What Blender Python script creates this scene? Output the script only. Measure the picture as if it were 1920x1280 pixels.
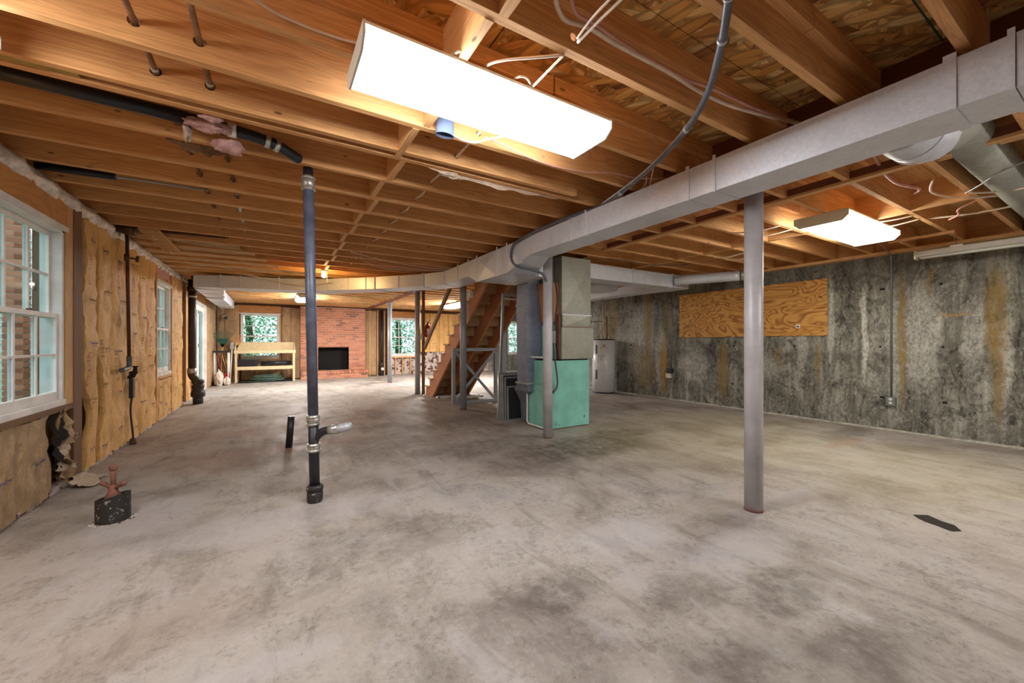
import bpy, bmesh, math, random
from mathutils import Vector, Matrix, noise
random.seed(7)
for o in list(bpy.data.objects): bpy.data.objects.remove(o)
S = bpy.context.scene
COL = S.collection

# ------------------------------------------------------------------ camera
FPX, CX, HY, CH = 740.0, 960.0, 643.0, 1.2
YAW = math.atan(448 / 740.0); sn, cs = math.sin(YAW), math.cos(YAW)
cd = bpy.data.cameras.new('camera'); cam = bpy.data.objects.new('camera', cd); COL.objects.link(cam)
cam.location = (0, 0, CH); cam.rotation_euler = (math.pi / 2, 0, -YAW)
cd.sensor_width = 36; cd.lens = FPX / 1920 * 36; cd.shift_y = 3 / 1920; cd.clip_start = .02
S.camera = cam
# ------------------------------------------------------------------ world, exposure, lamp strengths
S.view_settings.view_transform = 'Standard'; S.view_settings.look = 'None'
S.view_settings.exposure = 0.85; S.view_settings.gamma = 1; S.view_settings.use_curve_mapping = False
w = bpy.data.worlds.new('world'); S.world = w; w.use_nodes = True
bg = w.node_tree.nodes['Background']; bg.inputs[0].default_value = (.80, .93, 1, 1); bg.inputs[1].default_value = 1.1
LAMP = dict(main=17, right=16, near=15, far=50, stair=80, rear=24, bulb=900)  # rear drives the added fill behind the camera

def zp(px, py, z):            # a point of the horizontal plane z
    d = FPX * (CH - z) / (py - HY); l = (px - CX) / FPX * d
    return (d * sn + l * cs, d * cs - l * sn, z)

# ------------------------------------------------------------------ object helpers
ORG = {}
def org(o): return ORG.get(o.name, Vector((0, 0, 0)))
def tag(o, label=None, cat=None, group=None, kind=None):
    if label: o['label'] = label
    if cat: o['category'] = cat
    if group: o['group'] = group
    if kind: o['kind'] = kind
    return o
def thing(name, label, cat, loc=(0, 0, 0), group=None):
    o = bpy.data.objects.new(name, None); COL.objects.link(o); o.location = loc
    o.empty_display_size = .05
    ORG[o.name] = Vector(loc)
    return tag(o, label, cat, group)
class MB:
    def __init__(s): s.v = []; s.f = []; s.sm = []
    def add(s, vs, fs, sm=False):
        n = len(s.v); s.v += [tuple(v) for v in vs]; s.f += [tuple(i + n for i in f) for f in fs]; s.sm += [sm] * len(fs)
        return s
    def box(s, x0, x1, y0, y1, z0, z1):
        vs = [(x, y, z) for z in (z0, z1) for y in (y0, y1) for x in (x0, x1)]
        return s.add(vs, [(0, 2, 3, 1), (4, 5, 7, 6), (0, 1, 5, 4), (2, 6, 7, 3), (0, 4, 6, 2), (1, 3, 7, 5)])
    def bar(s, a, b, wd, th, up=(0, 0, 1)):
        a, b = Vector(a), Vector(b); d = (b - a).normalized(); u = Vector(up)
        r = d.cross(u)
        if r.length < 1e-4: r = d.cross(Vector((1, 0, 0)))
        r.normalize(); u = r.cross(d).normalized()
        vs = [p + r * (i * wd / 2) + u * (j * th / 2) for p in (a, b) for i, j in ((-1, -1), (1, -1), (1, 1), (-1, 1))]
        return s.add(vs, [(0, 3, 2, 1), (4, 5, 6, 7), (0, 1, 5, 4), (1, 2, 6, 5), (2, 3, 7, 6), (3, 0, 4, 7)])
    def tube(s, pts, r, n=10, cap=True):
        pts = [Vector(p) for p in pts]; rs = r if isinstance(r, (list, tuple)) else [r] * len(pts)
        vs = []; prev = None
        for i, p in enumerate(pts):
            t = (pts[min(i + 1, len(pts) - 1)] - pts[max(i - 1, 0)])
            if t.length < 1e-7: t = Vector((0, 0, 1))
            t.normalize()
            if prev is None:
                a = Vector((0, 0, 1)) if abs(t.z) < .9 else Vector((1, 0, 0)); nrm = t.cross(a).normalized()
            else:
                nrm = (prev - t * prev.dot(t))
                if nrm.length < 1e-6: nrm = t.cross(Vector((0, 1, 0)))
                nrm.normalize()
            prev = nrm; b = t.cross(nrm)
            vs += [p + (nrm * math.cos(2 * math.pi * k / n) + b * math.sin(2 * math.pi * k / n)) * rs[i] for k in range(n)]
        fs = [(i * n + k, i * n + (k + 1) % n, (i + 1) * n + (k + 1) % n, (i + 1) * n + k) for i in range(len(pts) - 1) for k in range(n)]
        s.add(vs, fs, True)
        if cap:
            m = len(s.v) - len(vs)
            s.f += [tuple(m + k for k in reversed(range(n))), tuple(m + (len(pts) - 1) * n + k for k in range(n))]; s.sm += [False, False]
        return s
    def ring(s, a, b, r, th, n=12):     # a short collar along a->b
        return s.tube([a, b], r + th, n)
    def lathe(s, c, prof, n=20):        # prof: (r,z)
        vs = [(c[0] + r * math.cos(2 * math.pi * k / n), c[1] + r * math.sin(2 * math.pi * k / n), c[2] + z) for r, z in prof for k in range(n)]
        fs = [(i * n + k, i * n + (k + 1) % n, (i + 1) * n + (k + 1) % n, (i + 1) * n + k) for i in range(len(prof) - 1) for k in range(n)]
        s.add(vs, fs, True)
        m = len(s.v) - len(vs)
        s.f += [tuple(m + k for k in reversed(range(n))), tuple(m + (len(prof) - 1) * n + k for k in range(n))]; s.sm += [False, False]
        return s
    def prism(s, poly, z0, z1):         # poly in xy, ccw
        n = len(poly); vs = [(x, y, z0) for x, y in poly] + [(x, y, z1) for x, y in poly]
        return s.add(vs, [tuple(reversed(range(n))), tuple(range(n, 2 * n))] + [(i, (i + 1) % n, n + (i + 1) % n, n + i) for i in range(n)])
    def xprism(s, poly, x0, x1):        # poly in yz
        n = len(poly); vs = [(x0, y, z) for y, z in poly] + [(x1, y, z) for y, z in poly]
        return s.add(vs, [tuple(reversed(range(n))), tuple(range(n, 2 * n))] + [(i, (i + 1) % n, n + (i + 1) % n, n + i) for i in range(n)])
    def yprism(s, poly, y0, y1):        # poly in xz
        n = len(poly); vs = [(x, y0, z) for x, z in poly] + [(x, y1, z) for x, z in poly]
        return s.add(vs, [tuple(range(n)), tuple(reversed(range(n, 2 * n)))] + [(i, n + i, n + (i + 1) % n, (i + 1) % n) for i in range(n)])
    def hull8(s, lo, hi):               # lo, hi: four corners each (same order)
        return s.add(list(lo) + list(hi), [(3, 2, 1, 0), (4, 5, 6, 7), (0, 1, 5, 4), (1, 2, 6, 5), (2, 3, 7, 6), (3, 0, 4, 7)])
    def grid(s, fn, nu, nv, sm=True):
        vs = [fn(i / nu, j / nv) for j in range(nv + 1) for i in range(nu + 1)]
        fs = [(j * (nu + 1) + i, j * (nu + 1) + i + 1, (j + 1) * (nu + 1) + i + 1, (j + 1) * (nu + 1) + i) for j in range(nv) for i in range(nu)]
        return s.add(vs, fs, sm)
    def mesh(s, name, mat, o=(0, 0, 0), fix=True):
        me = bpy.data.meshes.new(name); ov = Vector(o)
        me.from_pydata([Vector(v) - ov for v in s.v], [], s.f)
        me.polygons.foreach_set('use_smooth', s.sm)
        if fix:
            bm = bmesh.new(); bm.from_mesh(me); bmesh.ops.recalc_face_normals(bm, faces=bm.faces); bm.to_mesh(me); bm.free()
        me.materials.append(mat); me.update(); return me
    def build(s, name, mat, parent=None, loc=None, bevel=0, fix=True):
        if parent is not None: o_ = org(parent)
        else: o_ = Vector(loc) if loc else Vector((0, 0, 0))
        ob = bpy.data.objects.new(name, s.mesh(name, mat, o_, fix)); COL.objects.link(ob)
        if parent is not None: ob.parent = parent; ORG[ob.name] = o_
        else: ob.location = o_; ORG[ob.name] = o_
        if bevel:
            m = ob.modifiers.new('bevel', 'BEVEL'); m.width = bevel; m.segments = 2; m.limit_method = 'ANGLE'
        return ob
def inst(name, me, loc, parent, rot=None, off=True):
    ob = bpy.data.objects.new(name, me); COL.objects.link(ob)
    ob.location = Vector(loc) - org(parent); ob.parent = parent
    if rot: ob.rotation_euler = rot
    ORG[ob.name] = Vector(loc)
    return ob
def smooth_path(pts, n=6):
    pts = [Vector(p) for p in pts]; out = []
    for i in range(len(pts) - 1):
        p0 = pts[max(i - 1, 0)]; p1 = pts[i]; p2 = pts[i + 1]; p3 = pts[min(i + 2, len(pts) - 1)]
        for k in range(n):
            t = k / n
            out.append(.5 * ((2 * p1) + (p2 - p0) * t + (2 * p0 - 5 * p1 + 4 * p2 - p3) * t * t + (3 * p1 - p0 - 3 * p2 + p3) * t ** 3))
    out.append(pts[-1]); return out
def fbm(x, y, z=0, o=3):
    v = 0; a = .5
    for i in range(o):
        v += a * noise.noise(Vector((x, y, z))); x *= 2.1; y *= 2.1; z *= 2.1; a *= .5
    return v

# ------------------------------------------------------------------ materials
class NT:
    def __init__(s, name):
        s.m = bpy.data.materials.new(name); s.m.use_nodes = True; s.t = s.m.node_tree; s.N = s.t.nodes; s.L = s.t.links
        s.b = s.N['Principled BSDF']
    def n(s, typ, **kw):
        q = s.N.new(typ)
        for k, v in kw.items(): setattr(q, k, v)
        return q
    def set(s, sock, v):
        if hasattr(v, 'links') or isinstance(v, bpy.types.NodeSocket): s.L.new(v, sock)
        else: sock.default_value = v
    def math(s, op, a, b=0.0, c=None, clamp=False):
        q = s.n('ShaderNodeMath', operation=op, use_clamp=clamp); s.set(q.inputs[0], a); s.set(q.inputs[1], b)
        if c is not None: s.set(q.inputs[2], c)
        return q.outputs[0]
    def vmath(s, op, a, b=(0, 0, 0)):
        q = s.n('ShaderNodeVectorMath', operation=op); s.set(q.inputs[0], a); s.set(q.inputs[1], b)
        return q.outputs['Value'] if op in ('LENGTH', 'DOT_PRODUCT') else q.outputs[0]
    def obj(s): return s.n('ShaderNodeTexCoord').outputs['Object']
    def pos(s): return s.n('ShaderNodeNewGeometry').outputs['Position']
    def rnd(s): return s.n('ShaderNodeObjectInfo').outputs['Random']
    def map(s, v, scale=(1, 1, 1), loc=(0, 0, 0), rot=(0, 0, 0)):
        q = s.n('ShaderNodeMapping'); s.set(q.inputs['Vector'], v); q.inputs['Scale'].default_value = scale
        q.inputs['Location'].default_value = loc; q.inputs['Rotation'].default_value = rot; return q.outputs[0]
    def noise(s, v, scale=5, det=4, rough=.55, dist=0, col=False):
        q = s.n('ShaderNodeTexNoise'); s.set(q.inputs['Vector'], v); q.inputs['Scale'].default_value = scale
        q.inputs['Detail'].default_value = det; q.inputs['Roughness'].default_value = rough; q.inputs['Distortion'].default_value = dist
        return q.outputs['Color' if col else 'Fac']
    def voro(s, v, scale=5, feat='F1', out='Distance'):
        q = s.n('ShaderNodeTexVoronoi', feature=feat); s.set(q.inputs['Vector'], v); q.inputs['Scale'].default_value = scale
        return q.outputs[out]
    def ramp(s, f, stops):
        q = s.n('ShaderNodeValToRGB'); s.set(q.inputs[0], f); e = q.color_ramp.elements
        while len(e) < len(stops): e.new(.5)
        for i, (p, c) in enumerate(stops):
            e[i].position = p; e[i].color = (c, c, c, 1) if isinstance(c, (int, float)) else (*c, 1)
        return q.outputs[0]
    def rng(s, v, a, b, c=0., d=1.):
        q = s.n('ShaderNodeMapRange', interpolation_type='SMOOTHSTEP'); s.set(q.inputs[0], v)
        for i, x in enumerate((a, b, c, d)): q.inputs[i + 1].default_value = x
        return q.outputs[0]
    def mix(s, f, a, b, bt='MIX'):
        q = s.n('ShaderNodeMix', data_type='RGBA', blend_type=bt); s.set(q.inputs[0], f)
        for i, x in ((6, a), (7, b)):
            if isinstance(x, tuple): x = (*x[:3], 1)
            s.set(q.inputs[i], x)
        return q.outputs[2]
    def bump(s, h, st=.3, d=.01):
        q = s.n('ShaderNodeBump'); s.set(q.inputs['Height'], h); q.inputs['Strength'].default_value = st; q.inputs['Distance'].default_value = d
        s.L.new(q.outputs[0], s.b.inputs['Normal'])
    def out(s, col=None, rough=.6, metal=0, spec=.5):
        if col is not None:
            if isinstance(col, tuple): col = (*col[:3], 1)
            s.set(s.b.inputs['Base Color'], col)
        s.set(s.b.inputs['Roughness'], rough); s.set(s.b.inputs['Metallic'], metal)
        s.b.inputs['Specular IOR Level'].default_value = spec
        return s.m
def lin(r, g, b):
    f = lambda c: ((c / 255 + .055) / 1.055) ** 2.4 if c > 10 else c / 255 / 12.92
    return (f(r), f(g), f(b))
def mul(c, k): return tuple(min(1, x * k) for x in c)
def plain(name, rgb, rough=.6, metal=0, var=.12, sc=8, bump=0, spec=.5):
    t = NT(name); c = lin(*rgb); nz = t.noise(t.obj(), sc, 4)
    if bump: t.bump(t.noise(t.obj(), sc * 6, 3), bump)
    return t.out(t.mix(t.rng(nz, .3, .7), mul(c, 1 - var), mul(c, 1 + var)), rough, metal, spec)
def wood(name, rgb, dark, ax=0, gs=1.0, contrast=.5, rough=.7, knots=True):
    t = NT(name); o = t.obj(); r = t.rnd()
    comb = t.n('ShaderNodeCombineXYZ'); k = t.math('MULTIPLY', r, 37.0)
    for i in range(3): t.set(comb.inputs[i], k)
    v = t.vmath('ADD', o, comb.outputs[0])
    sc = [9.0 * gs] * 3; sc[ax] = .55 * gs
    vm = t.map(v, tuple(sc))
    wv = t.noise(vm, 1.6, 3, .5, .8)
    fine_sc = [70.0] * 3; fine_sc[ax] = 2.2
    fine = t.noise(t.map(v, tuple(fine_sc)), 1, 3, .6)
    rings = t.math('FRACT', t.math('MULTIPLY', wv, 9.0))
    rings = t.rng(t.math('ABSOLUTE', t.math('SUBTRACT', rings, .5)), .05, .5)
    a, b = lin(*rgb), lin(*dark)
    c = t.mix(t.math('MULTIPLY', rings, contrast), a, b)
    c = t.mix(t.rng(fine, .35, .75, 0, .45), c, b)
    big = t.noise(t.map(v, (1.2, 1.2, 1.2)), 1.3, 4, .6)
    c = t.mix(t.rng(big, .45, .75, 0, .5), c, mul(b, .8))
    tint = t.mix(r, mul(a, 1.12), (a[0] * .86, a[1] * .80, a[2] * .74)); c = t.mix(.35, c, tint)
    if knots:
        ks = [7.0] * 3; ks[ax] = 2.6
        kd = t.voro(t.map(v, tuple(ks)), 1.0)
        c = t.mix(t.rng(kd, .03, .075, .85, 0), c, mul(b, .28))
    t.bump(fine, .12, .003)
    return t.out(c, rough)
def masks(t, P, blobs, wob, amp=.25):     # sum of soft ellipses in world space: (cx,cy,cz, rx,ry,rz, strength)
    wv = t.vmath('SCALE', t.vmath('SUBTRACT', wob, (.5, .5, .5)), (0, 0, 0)); wv.node.inputs['Scale'].default_value = amp
    P2 = t.vmath('ADD', P, wv); acc = None
    for cx, cy, cz, rx, ry, rz, st in blobs:
        d = t.vmath('LENGTH', t.vmath('DIVIDE', t.vmath('SUBTRACT', P2, (cx, cy, cz)), (rx, ry, rz)))
        k = t.rng(d, .45, 1.05, st, 0)
        acc = k if acc is None else t.math('MAXIMUM', acc, k)
    return acc

def m_floor():
    t = NT('concrete_floor'); P = t.pos()
    a = t.noise(P, 1.1, 6, .62, .4); b = t.noise(t.map(P, (1, 1, 1), (7, 3, 0)), 3.5, 5, .6, .3); f = t.noise(P, 60, 3, .6)
    sm = t.noise(t.map(P, (2.2, .7, 1), rot=(0, 0, .45)), 2.4, 6, .65, .6)
    c = t.ramp(a, [(.34, lin(130, 120, 113)), (.46, lin(160, 151, 143)), (.56, lin(172, 164, 157)), (.68, lin(154, 150, 149))])
    c = t.mix(t.rng(b, .50, .70, 0, .38), c, lin(118, 110, 101))
    mt = t.noise(t.map(P, (1, 1, 1), (2, 8, 0)), 26, 6, .85, .3); c = t.mix(t.math('MULTIPLY', t.rng(mt, .5, .62, 0, .5), t.rng(b, .38, .58)), c, lin(92, 84, 74)); c = t.mix(t.rng(mt, .36, .46, .35, 0), c, lin(186, 178, 168))
    c = t.mix(t.rng(sm, .54, .68, 0, .42), c, lin(106, 96, 88))
    c = t.mix(t.rng(sm, .34, .45, .4, 0), c, lin(178, 175, 176))
    c = t.mix(t.rng(f, .55, .75, 0, .3), c, lin(105, 96, 88))
    wob = t.noise(P, 2.2, 5, .7, 0, True)
    stains = [(3.1, 3.5, 0, 1.3, .55, 1, .75), (2.2, 4.1, 0, 1.2, .4, 1, .5), (3.9, 3.75, 0, .9, .3, 1, .75), (1.1, 4.8, 0, 1.0, .5, 1, .4), (2.5, 5.6, 0, 1.0, .5, 1, .4),
              (1.12, 1.55, 0, .3, .22, 1, .55), (1.7, 1.2, 0, .28, .2, 1, .45), (2.1, 1.0, 0, .4, .16, 1, .55), (1.45, .75, 0, .35, .25, 1, .5), (.55, 2.5, 0, .7, .3, 1, .3), (.8, 1.0, 0, .22, .15, 1, .4),
              (1.9, .62, 0, .3, .25, 1, .5), (-.6, 3.3, 0, .5, .3, 1, .25), (6.6, 2.2, 0, 1.0, .22, 1, .55), (5.4, 2.6, 0, 1.2, .25, 1, .35), (5.0, 5.2, 0, 1.2, .4, 1, .25), (-1.4, 2.3, 0, .3, .2, 1, .6)]
    mk = masks(t, P, stains, wob, .55)
    mk = t.math('MULTIPLY', mk, t.rng(t.noise(P, 9, 5, .7), .3, .62, .25, 1))
    c = t.mix(mk, c, lin(66, 56, 46))
    red = masks(t, P, [(-.5, 2.2, 0, .6, .25, 1, .14), (.1, 5.2, 0, 1.2, .3, 1, .5), (.3, 6.4, 0, 1.5, .4, 1, .35), (5.9, 2.0, 0, .6, .12, 1, .5), (-.5, 5.0, 0, .6, .7, 1, .35)], wob, .4)
    c = t.mix(red, c, lin(150, 116, 96))
    pale = masks(t, P, [(0.0, 3.1, 0, 1.2, .3, 1, .4), (-.75, 3.6, 0, .35, .5, 1, .45), (2.45, 1.3, 0, .45, .2, 1, .35), (3.3, 1.5, 0, .9, .1, 1, .4), (1.9, 1.75, 0, .5, .25, 1, .4), (-.2, 8.5, 0, 1.3, .8, 1, .4), (.3, 7.2, 0, .8, .4, 1, .5), (-.2, 1.7, 0, .5, .08, 1, .35)], wob, .35)  # pale marks; the far ellipses paint daylight reflected off the floor
    c = t.mix(pale, c, lin(184, 180, 182))
    yel = masks(t, P, [(5.0, 3.2, 0, 2.4, 1.9, 1, .30), (5.2, 1.2, 0, 1.8, 1.0, 1, .25)], wob, .6)
    c = t.mix(yel, c, lin(160, 150, 108))
    grn = masks(t, P, [(1.105, .825, 0, .028, .018, 1, .95), (1.075, .80, 0, .02, .014, 1, .9), (.985, .73, 0, .03, .012, 1, .85), (.965, .7, 0, .015, .012, 1, .8)], t.noise(P, 30, 4, .7, 0, True), .02)
    c = t.mix(grn, c, lin(58, 104, 82))
    sp = t.voro(P, 9.0); c = t.mix(t.rng(sp, .02, .045, .75, 0), c, lin(92, 70, 54))
    sp2 = t.voro(t.map(P, (1, 1, 1), (3.3, 1.7, 0)), 5.0); c = t.mix(t.rng(sp2, .008, .016, .8, 0), c, lin(236, 234, 228))
    cr = t.voro(t.vmath('ADD', P, t.vmath('MULTIPLY', t.noise(P, 1.4, 4, .6, 0, True), (.9, .9, 0))), .55, 'DISTANCE_TO_EDGE')
    c = t.mix(t.math('MULTIPLY', t.rng(cr, 0, .004, .5, 0), t.rng(b, .5, .6)), c, lin(120, 104, 90))
    t.bump(t.math('ADD', f, b), .18, .004)
    return t.out(c, t.rng(sm, .3, .7, .48, .7), 0, .35)
def m_conc():
    t = NT('stained_concrete_wall'); P = t.pos()
    st = t.noise(t.map(P, (5, 5, .45)), 1.5, 6, .65, .5); fine = t.noise(t.map(P, (1, 1, .6)), 42, 5, .8); med = t.noise(P, 3.2, 6, .7, .6)
    gr = t.noise(t.map(P, (1.2, 1.2, .5)), 1.1, 3, .5, .5)
    sw = t.rng(t.math('ABSOLUTE', t.math('SUBTRACT', t.math('FRACT', t.math('MULTIPLY', gr, 22)), .5)), .02, .25)
    c = t.ramp(st, [(.36, lin(74, 72, 64)), (.46, lin(104, 102, 92)), (.54, lin(136, 134, 124)), (.66, lin(176, 174, 164))])
    c = t.mix(t.rng(med, .47, .58, 0, .8), c, lin(58, 55, 48))
    bl = t.noise(t.map(P, (1, 1, .7), (4, 9, 2)), 14, 6, .8, .4)
    c = t.mix(t.rng(bl, .52, .62, 0, .7), c, lin(48, 46, 40)); c = t.mix(t.rng(bl, .36, .46, .6, 0), c, lin(170, 168, 158))
    c = t.mix(t.rng(fine, .53, .62, 0, .55), c, lin(44, 42, 36)); c = t.mix(t.rng(fine, .37, .46, .5, 0), c, lin(188, 186, 176))
    c = t.mix(t.math('MULTIPLY', sw, .18), c, lin(186, 182, 168))
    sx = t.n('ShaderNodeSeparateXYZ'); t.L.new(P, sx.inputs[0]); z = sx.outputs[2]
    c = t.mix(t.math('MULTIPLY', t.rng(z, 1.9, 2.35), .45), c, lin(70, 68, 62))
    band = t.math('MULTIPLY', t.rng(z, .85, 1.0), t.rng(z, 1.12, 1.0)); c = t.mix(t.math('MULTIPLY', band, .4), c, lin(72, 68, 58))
    wob = t.noise(t.map(P, (1, 2.5, .8)), 3.0, 5, .7, 0, True)
    X = 7.25
    wh = masks(t, P, [(X, 2.22, 1.35, 1, .05, .8, .85), (X, 2.62, 1.5, 1, .05, .8, .6), (X, 1.65, 1.3, 1, .22, .9, .5), (X, 1.2, 1.3, 1, .12, .5, .45), (X, 6.25, 1.2, 1, .55, 1.0, .55),
                      (X, 5.7, .9, 1, .2, .8, .55), (X, 4.9, .75, 1, .35, .45, .5), (X, 3.6, .8, 1, .35, .3, .35), (X, 1.9, 1.1, 1, .12, 1.1, .4), (X, .95, 1.0, 1, .06, .5, .6), (X, 3.0, 1.1, 1, .1, .4, .4), (X, 6.9, 1.2, 1, .2, .6, .4)], wob, .16)
    wh = t.math('MULTIPLY', wh, t.rng(fine, .60, .44, .35, 1))
    c = t.mix(wh, c, lin(220, 218, 208))
    oc = masks(t, P, [(X, 1.83, 1.25, 1, .055, 1.1, .8), (X, 1.02, 1.5, 1, .12, .75, .85), (X, 1.0, .8, 1, .06, .7, .6), (X, 4.30, .7, 1, .13, .7, .75), (X, 5.62, .65, 1, .12, .8, .9), (X, 5.55, 1.6, 1, .08, .8, .5), (X, 6.05, 1.7, 1, .16, 1.1, .75), (X, 6.1, .6, 1, .3, .6, .6),
                      (X, 7.05, 1.8, 1, .1, .8, .7), (X, 7.3, 1.2, 1, .3, 1.3, .5), (X, 2.78, .9, 1, .05, .4, .6), (X, 1.56, 2.0, 1, .04, .25, .6), (X, 3.35, .95, 1, .06, .25, .5)], wob, .14)
    c = t.mix(t.math('MULTIPLY', oc, t.rng(bl, .56, .42, .55, 1)), c, lin(146, 116, 46))
    orr = masks(t, P, [(X, 5.62, .75, 1, .06, .5, .8), (X, 1.35, 1.55, 1, .2, .02, .5)], wob, .1)
    c = t.mix(orr, c, lin(196, 142, 52))
    t.bump(t.math('ADD', fine, med), .35, .006)
    return t.out(c, .85)
def m_osb():
    t = NT('osb_subfloor'); P = t.obj(); col = None
    for i, (ang, sc, sx) in enumerate([(.2, 9, 1), (.75, 8, 1), (1.3, 10, 1), (1.9, 8, 1), (2.5, 9, 1), (2.9, 7, 1)]):
        rv = t.map(P, (1, 1, 1), (i * 3.1, i * 1.7, 0), (0, 0, ang)); v = t.map(rv, (3.4, 1.0, 1)); q = t.n('ShaderNodeTexVoronoi', feature='F1'); t.set(q.inputs[0], v); q.inputs['Scale'].default_value = sc * .62
        r = t.n('ShaderNodeSeparateColor'); t.L.new(q.outputs['Color'], r.inputs[0])
        g = t.noise(t.map(rv, (90, 6, 1)), 1, 2)
        c = t.ramp(r.outputs[0], [(.0, lin(140, 90, 44)), (.2, lin(212, 150, 76)), (.7, lin(236, 182, 102)), (1, lin(252, 220, 150))])
        c = t.mix(t.rng(g, .4, .7, 0, .3), c, lin(120, 78, 40))
        e = t.rng(q.outputs['Distance'], .42, .62, 0, .5)
        c = t.mix(e, c, lin(86, 54, 26))
        col = c if col is None else t.mix(t.rng(r.outputs[1], .60, .61), col, c)
    sx = t.n('ShaderNodeSeparateXYZ'); t.L.new(t.pos(), sx.inputs[0])
    t.bump(t.voro(t.map(P, (4, 1, 1)), 9), .3, .004)
    return t.out(col, .75)
def m_ply(name='fir_plywood', a=(222, 166, 88), b=(150, 88, 34), lf=.85, axs=(1, 1.1, 3.2)):
    t = NT(name); P = t.obj(); n1 = t.noise(t.map(P, axs), .9, 3, .45, .7)
    fr = t.math('FRACT', t.math('MULTIPLY', n1, 17)); rg = t.rng(fr, .35, .95)
    fine = t.noise(t.map(P, (3, 3, 90)), 1, 3)
    c = t.mix(t.math('MULTIPLY', rg, lf), lin(*a), lin(*b)); c = t.mix(t.rng(fine, .4, .7, 0, .3), c, lin(*b))
    k = t.voro(t.map(P, (1, 1.3, 2.2)), 1.7); c = t.mix(t.rng(k, .035, .06, .9, 0), c, lin(84, 44, 16))
    t.bump(fr, .06, .003)
    return t.out(c, .6)
def m_kraft(name, rgb, dark, sc=1.0, bump=.6):
    t = NT(name); P = t.pos(); a = t.noise(P, 3 * sc, 5, .6, .3); w1 = t.noise(t.map(P, (1, 1, .6)), 9 * sc, 6, .7, 1.2); f = t.noise(P, 55, 3)
    c = t.ramp(a, [(.3, mul(lin(*rgb), .82)), (.5, lin(*rgb)), (.7, mul(lin(*rgb), 1.16))])
    c = t.mix(t.rng(w1, .56, .74, 0, .6), c, lin(*dark)); c = t.mix(t.rng(f, .5, .8, 0, .25), c, lin(*dark))
    t.bump(w1, bump, .035)
    return t.out(c, .55, 0, .4)
def m_galv(name='galvanized_sheet', a=(228, 230, 238), b=(204, 208, 218), rough=.42, metal=.2):
    t = NT(name); P = t.obj(); q = t.voro(P, 70, 'F1', 'Color'); s_ = t.n('ShaderNodeSeparateColor'); t.L.new(q, s_.inputs[0])
    big = t.noise(P, 2.2, 5, .65, .5); c = t.mix(t.math('MULTIPLY', s_.outputs[0], .5), lin(*a), lin(*b))
    c = t.mix(t.rng(big, .45, .7, 0, .55), c, mul(lin(*b), .85)); sc = t.noise(P, 22, 5, .7)
    c = t.mix(t.rng(sc, .58, .7, 0, .3), c, lin(206, 206, 204)); t.bump(sc, .08, .004)
    return t.out(c, rough, metal)
def m_spotty(name, rgb, spot, th=.6, sc=30, rough=.5, metal=0):
    t = NT(name); P = t.obj(); n = t.noise(P, sc, 4, .7); g = t.noise(P, 4, 4)
    c = t.mix(t.rng(g, .3, .7), mul(lin(*rgb), .85), mul(lin(*rgb), 1.1)); c = t.mix(t.rng(n, th, th + .06), c, lin(*spot)); t.bump(n, .2, .003)
    return t.out(c, rough, metal)
def m_emit(name, rgb, st):
    t = NT(name); b = t.b; b.inputs['Base Color'].default_value = (.9, .9, .9, 1); b.inputs['Emission Color'].default_value = (*rgb, 1); b.inputs['Emission Strength'].default_value = st; b.inputs['Roughness'].default_value = .4
    return t.m
def m_glass(name='window_glass', tint=(.86, .95, .96)):
    m = bpy.data.materials.new(name); m.use_nodes = True; N = m.node_tree.nodes; L = m.node_tree.links; N.clear()
    o = N.new('ShaderNodeOutputMaterial'); mx = N.new('ShaderNodeMixShader'); tr = N.new('ShaderNodeBsdfTransparent'); gl = N.new('ShaderNodeBsdfGlossy'); fr = N.new('ShaderNodeMath'); lw = N.new('ShaderNodeLayerWeight'); lw.inputs[0].default_value = .15; fr.operation = 'MULTIPLY'; fr.inputs[1].default_value = .22; L.new(lw.outputs['Facing'], fr.inputs[0])
    tr.inputs[0].default_value = (*tint, 1); gl.inputs['Roughness'].default_value = .06; pass
    L.new(fr.outputs[0], mx.inputs[0]); L.new(tr.outputs[0], mx.inputs[1]); L.new(gl.outputs[0], mx.inputs[2]); L.new(mx.outputs[0], o.inputs[0]); return m
def m_brick():
    t = NT('red_brick'); r = t.rnd(); P = t.obj()
    c = t.ramp(r, [(0, lin(176, 112, 86)), (.35, lin(204, 136, 106)), (.6, lin(214, 148, 118)), (.8, lin(192, 124, 100)), (.93, lin(136, 92, 80)), (1, lin(224, 166, 138))])
    n = t.noise(P, 30, 4, .7); c = t.mix(t.rng(n, .5, .75, 0, .4), c, lin(128, 78, 62)); t.bump(n, .3, .004); return t.out(c, .85)

M = {}
M['floor'] = m_floor(); M['conc'] = m_conc(); M['osb'] = m_osb(); M['ply'] = m_ply()
M['joist'] = wood('joist_pine', (236, 182, 120), (172, 108, 58), 0, 1, .6)
M['joist_y'] = wood('blocking_pine', (236, 186, 126), (172, 112, 62), 1, 1.2, .5)
M['joist_v'] = wood('stud_pine', (222, 176, 120), (156, 104, 58), 2, 1.2, .5)
M['beam'] = wood('dark_beam', (132, 78, 52), (84, 44, 28), 1, 1, .4)
M['oldstud'] = wood('weathered_stud', (128, 92, 58), (74, 50, 30), 2, 1.4, .5)
M['stair'] = wood('stair_stringer_wood', (206, 142, 98), (152, 92, 56), 1, 1, .35)
M['tread'] = wood('stair_tread_wood', (222, 186, 138), (158, 120, 80), 0, 1.3, .45)
M['subply'] = wood('plywood_subfloor', (214, 168, 108), (158, 108, 58), 0, .7, .4)
M['header'] = m_ply('header_plywood', (206, 144, 80), (168, 104, 52), .35, (1, 1.2, 2.0))
M['kraft'] = m_kraft('kraft_facing', (228, 180, 112), (158, 108, 54))
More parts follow.
